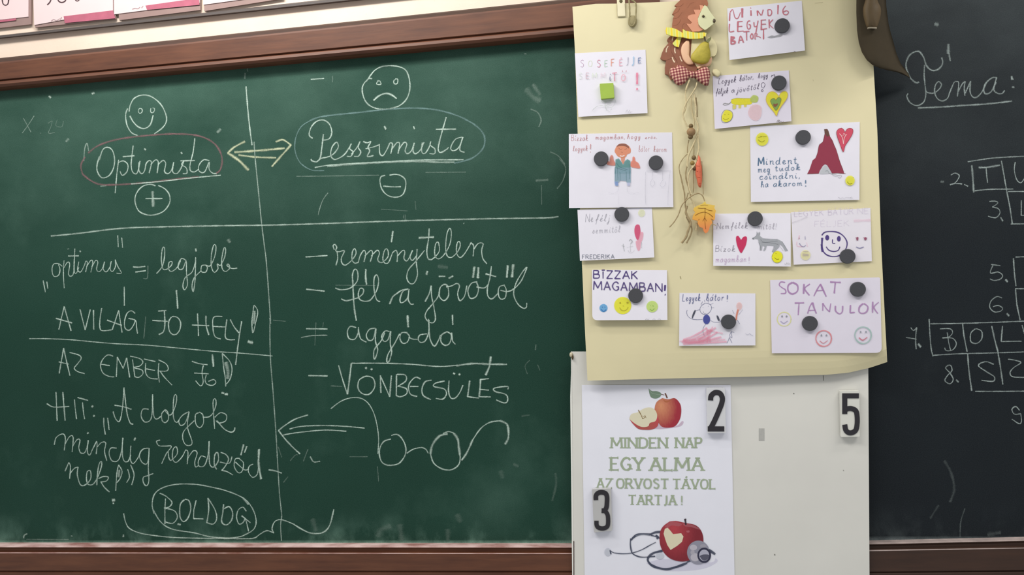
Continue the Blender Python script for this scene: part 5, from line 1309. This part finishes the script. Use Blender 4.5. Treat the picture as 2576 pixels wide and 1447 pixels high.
# ------------------------------------------------------------------ hedgehog ornament
HG, HG2, HG3 = (1640, 0, 6.577), (1640, 200, 6.577), (1640, 400, 6.577)
hd = thing('hedgehog_ornament', 'painted wooden hedgehog with yellow scarf and pear, trailing cords, beads and a maple leaf', 'ornament', P(1735, 120, Y_CREAM - 8 * MM))
M_SP = plain((156, 98, 70), .6, .1, 90, 'brown_painted_wood')
M_SP2 = plain((140, 88, 66), .6, .1, 90, 'dark_brown_painted_wood')
M_SKIN = plain((214, 150, 120), .6, .06, 60, 'salmon_painted_wood')
M_FACE = plain((214, 214, 172), .55, .03, 60, 'cream_painted_wood')
M_BELLY = plain((222, 212, 168), .55, .03, 60, 'pale_cream_painted_wood')
M_ARM = plain((228, 184, 150), .6, .04, 60, 'peach_painted_wood')
Yh = Y_CREAM
slab('hind_body', pts_of(HG, '300 600 480 600 670 640 700 1020 760 1080 730 1200 400 1190 320 1330 270 1240 215 1220 215 1110 235 1000 180 990 140 965 165 880 200 800 280 705 250 665 262 640'), Yh - 5 * MM, 4 * MM, M_SP2, hd, label='dark brown spiny back')
slab('belly', pts_of(HG, '660 640 900 610 990 630 1050 700 1080 790 1070 880 1030 930 985 930 1000 1000 960 1080 780 1130 700 1040 640 1000', True), Yh - 6 * MM, 4 * MM, M_BELLY, hd)
slab('quill_coat', pts_of(HG, '500 -140 880 -140 930 60 915 105 870 85 800 85 790 160 770 200 680 400 672 525 590 515 510 485 512 555 430 510 335 455 335 400 345 310 372 245 335 235 370 170 410 110 375 95 400 65 460 10'), Yh - 9 * MM, 4 * MM, M_SP, hd, label='brown quills of the head')
slab('cheek', pts_of(HG, '790 85 850 90 880 110 830 150 800 200 760 300 770 400 850 490 780 520 672 525 630 470 570 390 640 400 660 370 590 300 600 260 660 240 720 235 690 160 800 160'), Yh - 9.8 * MM, 1.5 * MM, M_SKIN, hd, label='salmon pink cheek')
slab('face', pts_of(HG, '870 85 910 105 960 190 1050 310 1040 375 960 440 880 500 810 450 770 400 760 310 800 210 830 150', False), Yh - 10.6 * MM, 2.5 * MM, M_FACE, hd, label='cream snout')
pillow('nose', pts_of(HG, '1025 305 1050 320 1055 355 1035 380 1012 370 1008 335', True, 1), Yh - 10.6 * MM, 2.4 * MM, plain((78, 68, 50), .35), hd, 'black nose')
k = Ink(lambda x, y: Yh - 10.6 * MM, .2 * MM)
k.trace(HG, 'w8 770 410 800 450 860 495 900 490; w5 a.6 750 370 770 385')
k.build('painted_smile', ink((120, 96, 70), .2, 1200), hd)
pillow('eye', pts_of(HG, '850 242 878 268 850 294 824 268', True, 1), Yh - 10.7 * MM, 1.4 * MM, plain((96, 82, 50), .3), hd, 'dark eye')
pillow('eye_pupil', pts_of(HG, '854 255 868 270 854 284 842 270', True, 1), Yh - 12.0 * MM, .6 * MM, plain((40, 36, 30), .3), hd)


def stripes():
    m, nt, bs = nodes('yellow_checked_scarf')
    tc = nt.nodes.new('ShaderNodeTexCoord')
    sx = nt.nodes.new('ShaderNodeSeparateXYZ')
    nt.links.new(tc.outputs['Object'], sx.inputs[0])
    u = math_(nt, 'SINE', math_(nt, 'MULTIPLY', sx.outputs[0], 900.0))
    c = ramp(nt, math_(nt, 'ADD', math_(nt, 'MULTIPLY', u, .5), .5), [(.2, lin((236, 214, 60))), (.5, lin((236, 226, 150))), (.8, lin((212, 218, 110)))])
    nt.links.new(c, bs.inputs['Base Color'])
    bs.inputs['Roughness'].default_value = .8
    return m


M_SC = stripes()
slab('scarf', pts_of(HG, '240 450 330 460 400 480 510 545 512 480 560 510 670 530 760 540 860 535 905 545 890 600 860 625 740 640 620 640 520 615 420 610 300 585 240 560 225 500'), Yh - 11.5 * MM, 2.5 * MM, M_SC, hd)
slab('scarf_end', pts_of(HG, '430 605 490 620 470 680 445 780 380 765 340 720 390 660'), Yh - 8 * MM, 1.2 * MM, M_SC, hd)
k = Ink(lambda x, y: Yh - 5 * MM, .25 * MM)
k.trace(HG, 'w19 350 605 335 670; w20 268 765 240 815 238 865; w20 380 790 378 840 388 880; w22 335 945 350 990 375 1030; w20 462 935 480 985 500 1015', al=1)
k.build('painted_quill', ink((236, 214, 186), .15, 1200), hd, 'pale painted quill marks')
k = Ink(lambda x, y: Yh - 5 * MM, .2 * MM)
k.trace(HG, 'w6 a.6 315 720 320 850 400 990 420 1040; w6 a.5 235 1000 330 960; w6 a.5 250 670 340 720; w5 a.5 450 640 440 760 480 900 520 1020')
k.build('painted_line', ink((92, 56, 42), .3, 1200), hd)
k = Ink(lambda x, y: Yh - 9 * MM, .2 * MM)
k.trace(HG, 'w6 a.5 375 95 460 110 520 60; w6 a.5 335 235 420 200 460 140; w6 a.4 345 310 430 290 500 200; w6 a.4 340 430 430 400 480 320; w5 a.4 520 490 500 430 540 380; w5 a.4 590 130 640 60 700 40')
k.build('painted_line', ink((100, 60, 42), .3, 1200), hd)
pillow('arm', pts_of(HG, '565 675 615 680 622 800 620 920 650 1000 690 1045 650 1065 590 1060 530 1000 495 920 482 830 500 750', True), Yh - 7.5 * MM, 1.5 * MM, M_ARM, hd, 'peach arm', 3 * MM)
pillow('paw', pts_of(HG, '700 1020 770 1055 860 1080 930 1060 975 1000 975 940 995 960 985 1040 940 1090 860 1095 790 1125 760 1140 750 1110 800 1085 740 1060', False), Yh - 7 * MM, 1.0 * MM, M_ARM, hd, None, 2 * MM)
pillow('foot', pts_of(HG, '1010 1150 1080 1145 1135 1190 1140 1220 1100 1265 1050 1250 1000 1200', True), Yh - 4 * MM, 1.5 * MM, M_BELLY, hd, None, 3 * MM)
pear = pillow('pear', pts_of(HG, '860 690 900 685 940 705 950 780 965 850 968 930 940 1010 880 1050 800 1055 710 1030 655 985 650 920 690 860 760 770 800 725', True), Yh - 10 * MM, 5 * MM, plain((178, 164, 62), .6, .12, 300, 'olive_yellow_painted_wood'), hd, 'olive yellow pear', 3 * MM)
tube('stalk', [(1640 + 865 / 6.577, 605 / 6.577), (1640 + 875 / 6.577, 640 / 6.577), (1640 + 880 / 6.577, 680 / 6.577)], Yh - 12 * MM, 1.0 * MM, plain((58, 50, 30), .6), pear)
slab('pear_leaf', pts_of(HG, '978 608 982 640 950 690 920 697 888 680 920 650 945 630'), Yh - 13 * MM, .8 * MM, plain((116, 118, 74), .6), pear)


def gingham():
    m, nt, bs = nodes('red_gingham_cloth')
    tc = nt.nodes.new('ShaderNodeTexCoord')
    mp = nt.nodes.new('ShaderNodeMapping')
    mp.inputs['Rotation'].default_value = (0, math.radians(6), 0)
    sx = nt.nodes.new('ShaderNodeSeparateXYZ')
    nt.links.new(tc.outputs['Object'], mp.inputs[0])
    nt.links.new(mp.outputs[0], sx.inputs[0])
    a = math_(nt, 'GREATER_THAN', math_(nt, 'SINE', math_(nt, 'MULTIPLY', sx.outputs[0], 1650.0)), 0.0)
    b = math_(nt, 'GREATER_THAN', math_(nt, 'SINE', math_(nt, 'MULTIPLY', sx.outputs[2], 1650.0)), 0.0)
    s = math_(nt, 'MULTIPLY', math_(nt, 'ADD', a, b), .5)
    c = ramp(nt, s, [(0, lin((226, 186, 160))), (.5, lin((168, 104, 100))), (1, lin((120, 50, 58)))])
    nt.links.new(c, bs.inputs['Base Color'])
    bs.inputs['Roughness'].default_value = .9
    return m


M_GI = gingham()
bow = pillow('bow_loop', pts_of(HG, '640 1190 560 1120 480 1080 420 1080 390 1130 340 1110 300 1150 305 1240 350 1300 390 1370 440 1395 500 1390 560 1350 610 1290 640 1250', False), Yh - 10 * MM, 4 * MM, M_GI, hd, None, 6 * MM)
bow2 = pillow('bow_loop', pts_of(HG, '690 1200 760 1160 830 1120 910 1100 950 1150 968 1240 950 1330 935 1400 880 1400 800 1350 740 1300 690 1260', False), Yh - 10 * MM, 4 * MM, M_GI, hd, None, 6 * MM)
pillow('bow_knot', pts_of(HG, '630 1180 700 1185 710 1230 695 1275 640 1275 622 1230', True), Yh - 13.5 * MM, 2.5 * MM, M_GI, hd, None, 4 * MM)
pillow('bow_tail', pts_of(HG, '300 1140 340 1120 360 1180 345 1240 300 1255 290 1200', False), Yh - 8 * MM, 1 * MM, plain((196, 170, 140), .9), hd, None, 2 * MM)


def zp(crop, text):
    ox, oy, s = crop
    return [(ox + x / s, oy + y / s) for x, y in pairs([float(t) for t in text.split()])]


for crop, text, r, mat, off in (
        (HG, '625 1320 600 1380 575 1447 562 1490', 1.15, M_TWINE, 10), (HG2, '562 170 553 260 560 330 565 440 530 560', .75, M_TWINE, 5),
        (HG2, '745 50 725 130 660 240 590 350 540 450 515 560 530 660 575 760 590 800', .95, M_TWINE, 9),
        (HG2, '700 240 715 380 730 500 720 640 755 740 765 820 740 940 700 1040 660 1130 610 1240 590 1340 585 1447', 1.15, M_TWINE, 8),
        (HG2, '655 290 650 450 680 600 700 700 700 790', .7, M_TWINE, 4), (HG2, '730 300 745 460 750 620', .7, M_TWINE_D, 5),
        (HG2, '760 900 770 1050 775 1160 740 1290 690 1400 660 1447', 1.1, M_TWINE, 9), (HG2, '610 1000 590 1110 585 1220', .7, M_TWINE_D, 5),
        (HG2, '690 1050 695 1180 690 1270', .55, M_TWINE_D, 4),
        (HG2, '585 1235 520 1300 460 1400 450 1480 470 1600', .55, M_TWINE_D, 6),
        (HG3, '470 260 500 400 535 560 545 700 560 850 570 950', .9, M_TWINE_D, 7),
        (HG3, '585 100 560 220 565 340 600 450 630 560 640 620', .95, M_TWINE_D, 8),
        (HG3, '740 20 700 110 640 180 605 260 600 380 620 500 650 580', .95, M_TWINE, 10),
        (HG3, '690 160 685 300 690 450 680 560', .6, M_TWINE_D, 6), (HG3, '825 40 840 300 845 450 850 590', .55, M_TWINE_D, 9),
        (HG3, '290 1130 370 1040 440 920 480 800 530 720 620 640 700 590 770 570 830 600 860 660 870 700', .75, M_TWINE_D, 11),
        (HG3, '580 780 560 880 600 980 640 1060 600 1180 560 1300 490 1390', 1.5, M_TWINE_D, 9), (HG3, '630 640 680 720 710 800', .9, M_TWINE, 7),
        (HG3, '570 960 620 1060 660 1150 640 1260 570 1395', 1.0, M_TWINE_D, 7), (HG3, '600 560 560 700 545 760', .7, M_TWINE_D, 6),
        (HG3, '742 1060 740 1120 728 1180', 1.5, M_TWINE, 5), (HG3, '1000 1075 1060 1100', .6, M_TWINE, 7)):
    tube('cord', zp(crop, text), Yh - off * MM, r * MM, mat, hd, twist=True)
M_BEAD = plain((112, 92, 58), .5, .2, 200, 'olive_brown_bead')
for crop, x, y, r, mat, off, nm in ((HG2, 645, 770, 37, M_BEAD, 9, 'bead'), (HG2, 648, 868, 70, plain((150, 120, 84), .5, .1, 200, 'tan_bead'), 10, 'bead'), (HG2, 638, 950, 40, M_BEAD, 9, 'bead'),
                                    (HG2, 693, 1295, 36, M_BEAD, 9, 'bead'), (HG2, 668, 1385, 36, plain((140, 116, 60), .5), 9, 'bead'), (HG3, 705, 160, 34, plain((92, 62, 40), .5), 8, 'bead')):
    ball(nm, crop[0] + x / crop[2], crop[1] + y / crop[2], Yh - off * MM, r / 6.577 * .545 * MM, mat, hd)
chil = pillow('chilli', zp(HG2, '770 1250 800 1290 815 1400') + zp(HG3, '825 120 830 250 832 330 825 400 815 470 780 465 760 420 745 340 722 260 725 160 720 80 745 20') + zp(HG2, '755 1330'), Yh - 9 * MM, 4 * MM,
              plain((212, 108, 78), .5, .1, 120, 'orange_red_painted_clay'), hd, 'orange-red chilli', 3 * MM)
k = Ink(lambda x, y: Yh - 12.6 * MM, .3 * MM)
k.trace(HG3, 'w12 a.5 730 110 790 120; w12 a.5 735 200 800 215; w12 a.5 750 300 800 310; w16 a.6 775 410 815 410')
k.build('chilli_crease', ink((160, 66, 52), .3, 900), chil)


def leafmat():
    m, nt, bs = nodes('yellow_orange_leaf')
    tc = nt.nodes.new('ShaderNodeTexCoord')
    sx = nt.nodes.new('ShaderNodeSeparateXYZ')
    nt.links.new(tc.outputs['Object'], sx.inputs[0])
    z1 = P(1770, 510, Yh).z - hd.location.z
    z2 = P(1770, 580, Yh).z - hd.location.z
    t = math_(nt, 'MULTIPLY', math_(nt, 'SUBTRACT', sx.outputs[2], z2), 1 / (z1 - z2), True)
    nt.links.new(ramp(nt, t, [(.05, lin((220, 132, 74))), (.45, lin((222, 162, 66))), (1, lin((222, 196, 86)))]), bs.inputs['Base Color'])
    bs.inputs['Roughness'].default_value = .6
    return m


lf = slab('leaf', pts_of(HG3, '880 700 900 745 990 760 1045 770 1030 810 1060 860 1045 900 1045 960 1035 1010 985 1010 1000 1060 960 1110 945 1170 920 1215 885 1230 860 1200 840 1140 790 1125 760 1070 755 1020 710 1010 668 1000 680 940 715 880 690 845 695 810 760 770 830 745'), Yh - 13 * MM, 3 * MM, leafmat(), hd, label='yellow and orange maple leaf')
k = Ink(lambda x, y: Yh - 13 * MM, .25 * MM)
k.trace(HG3, 'w9 878 810 880 900 872 1000; w9 760 812 820 818 880 818 930 845 1000 858; w10 715 935 790 895 870 880 940 905 1010 960; w8 872 950 880 1080 890 1160; w7 872 970 840 1030; w7 875 970 905 1030; w7 770 1010 785 995; w9 975 990 1020 1015; w5 800 770 870 762 930 770', al=.9)
k.build('leaf_vein', ink((134, 88, 40), .2, 1000), lf, 'brown painted veins')

# ------------------------------------------------------------------ hook, loop and hanging brown cloth
tg = thing('hanging_tag', 'small cream punched tag over the upper edge of the cream panel', 'tag', P(1562, 20, Y_CREAM - 3 * MM))
slab('tag_plate', [(1551, -30), (1571, -32), (1573.5, 41), (1553, 42)], Y_CREAM - 2 * MM, 1.2 * MM, plain((224, 216, 184), .5, .03, 40, 'cream_plastic'), tg)
pillow('tag_hole', pts_of(Z, '1562 -3 1566.5 2.5 1562 8 1557.5 2.5', True, 1), Y_CREAM - 2.1 * MM, .5 * MM, plain((84, 74, 42), .6), tg)
k = Ink(lambda x, y: Y_CREAM - 2.1 * MM, .1 * MM)
k.trace(Z, 'w1.2 a.6 1553 41 1573 40; w1.2 a.6 1552 10 1553 40; w1.2 a.5 1572 10 1573.5 40')
k.build('tag_edge', ink((150, 140, 104), .2, 900), tg)
lp = thing('cord_loop', 'grey-olive cord loop hanging beside the punched tag at the panel edge', 'cord', P(1590, 30, Y_CREAM - 6 * MM))
M_OL = plain((146, 136, 100), .8, .15, 600, 'olive_cord')
tube('loop', [(1580, -30), (1583, 10), (1584, 35), (1583, 55), (1588, 66), (1597, 58), (1600, 30), (1599, 8), (1586, -4), (1578, -30)], Y_CREAM - 6 * MM, 1.1 * MM, M_OL, lp, twist=True)
pillow('tassel', pts_of(Z, '1582 40 1598 40 1602 56 1596 66 1587 67 1580 58', True), Y_CREAM - 4 * MM, 3 * MM, M_OL, lp, None, 2 * MM)

bc = thing('hanging_bag', 'dark brown cloth bag hanging at the top where cream panel meets blackish board', 'bag', P(2210, 60, Y_CREAM - 20 * MM))
BR = (2120, 0, 6.577)
M_BR = plain((62, 53, 37), .85, .12, 60, 'dark_brown_felt')
outl = pts_of(BR, '260 -400 232 -100 228 200 240 500 270 700 320 860 400 990 500 1075 620 1125 760 1165 900 1190 1010 1225 1085 1265 1110 1295 1050 1200 960 1050 890 880 840 700 800 560 760 400 740 250 720 100 700 -400', False)


def bdepth(x, y):
    t = min(1, max(0, (x - 2200) / 90))
    return Y_CREAM - (12 - 12 * t ** 1.5) * MM + t * 26 * MM


cv, cf = [], []
rowsL = [(2159, -60), (2155, -15), (2154.7, 30), (2156.5, 76), (2161, 106), (2168.7, 131), (2181, 150.5), (2196, 163.5), (2214, 171), (2235.5, 177), (2257, 181), (2285, 192.5)]
rowsR = [(2226, -60), (2229.5, 15), (2232.5, 38), (2235.5, 61), (2241.5, 85), (2247.7, 106), (2255, 134), (2266, 160), (2275, 171), (2281, 179), (2286, 186), (2290, 197)]
NN = 8
for (a, b) in zip(rowsL, rowsR):
    for i in range(NN + 1):
        t = i / NN
        x, y = a[0] + (b[0] - a[0]) * t, a[1] + (b[1] - a[1]) * t
        cv.append(P(x, y, bdepth(x, y) - math.sin(t * math.pi) * 3 * MM))
n_ = len(cv)
cv += [q + Vector((0, 1.2 * MM, 0)) for q in cv]
for j in range(len(rowsL) - 1):
    for i in range(NN):
        a = j * (NN + 1) + i
        cf.append((a, a + NN + 1, a + NN + 2, a + 1))
        cf.append((n_ + a, n_ + a + 1, n_ + a + NN + 2, n_ + a + NN + 1))
for j in range(len(rowsL) - 1):
    for a in (j * (NN + 1), j * (NN + 1) + NN):
        cf.append((a, a + n_, a + n_ + NN + 1, a + NN + 1))
mesh('cloth', cv, cf, M_BR, bc, smooth=True)
pillow('toggle', pts_of(BR, '420 -120 380 0 345 130 350 260 380 380 415 455 480 450 555 460 600 360 632 220 625 120 580 20 540 -120', True), Y_CREAM - 16 * MM, 9 * MM, plain((104, 87, 62), .6, .1, 60, 'tan_wood'), bc, 'tan oval toggle', 4 * MM)
tube('toggle_rim', pts_of(BR, '410 466 450 458 500 458 560 466'), Y_CREAM - 19 * MM, 1.2 * MM, plain((170, 160, 140), .4, .05, 60, 'pale_rim'), bc)

bcx = P(2222, -236, -150 * MM)  # unseen bulk added above the view to cast a soft shadow on the cream panel
v, f = [], []
L_, S_ = 14, 24
for i in range(L_ + 1):
    a = math.pi * i / L_
    for j in range(S_):
        b = math.tau * j / S_
        wob = 1 + .06 * math.sin(3 * b + 2 * a) + .04 * math.sin(7 * b)
        v.append(bcx + Vector((72 * MM * math.sin(a) ** .8 * math.cos(b) * wob, 74 * MM * math.sin(a) ** .8 * math.sin(b) * wob, 88 * MM * math.cos(a))))
for i in range(L_):
    for j in range(S_):
        f.append((i * S_ + j, (i + 1) * S_ + j, (i + 1) * S_ + (j + 1) % S_, i * S_ + (j + 1) % S_))
mesh('unseen_shadow_bulk', v, f, M_BR, bc, smooth=True)
tube('bag_strap', [(2206, -250), (2200, -330), (2196, -420)], [-.14, -.07, -.0], 6 * MM, M_BR, bc)
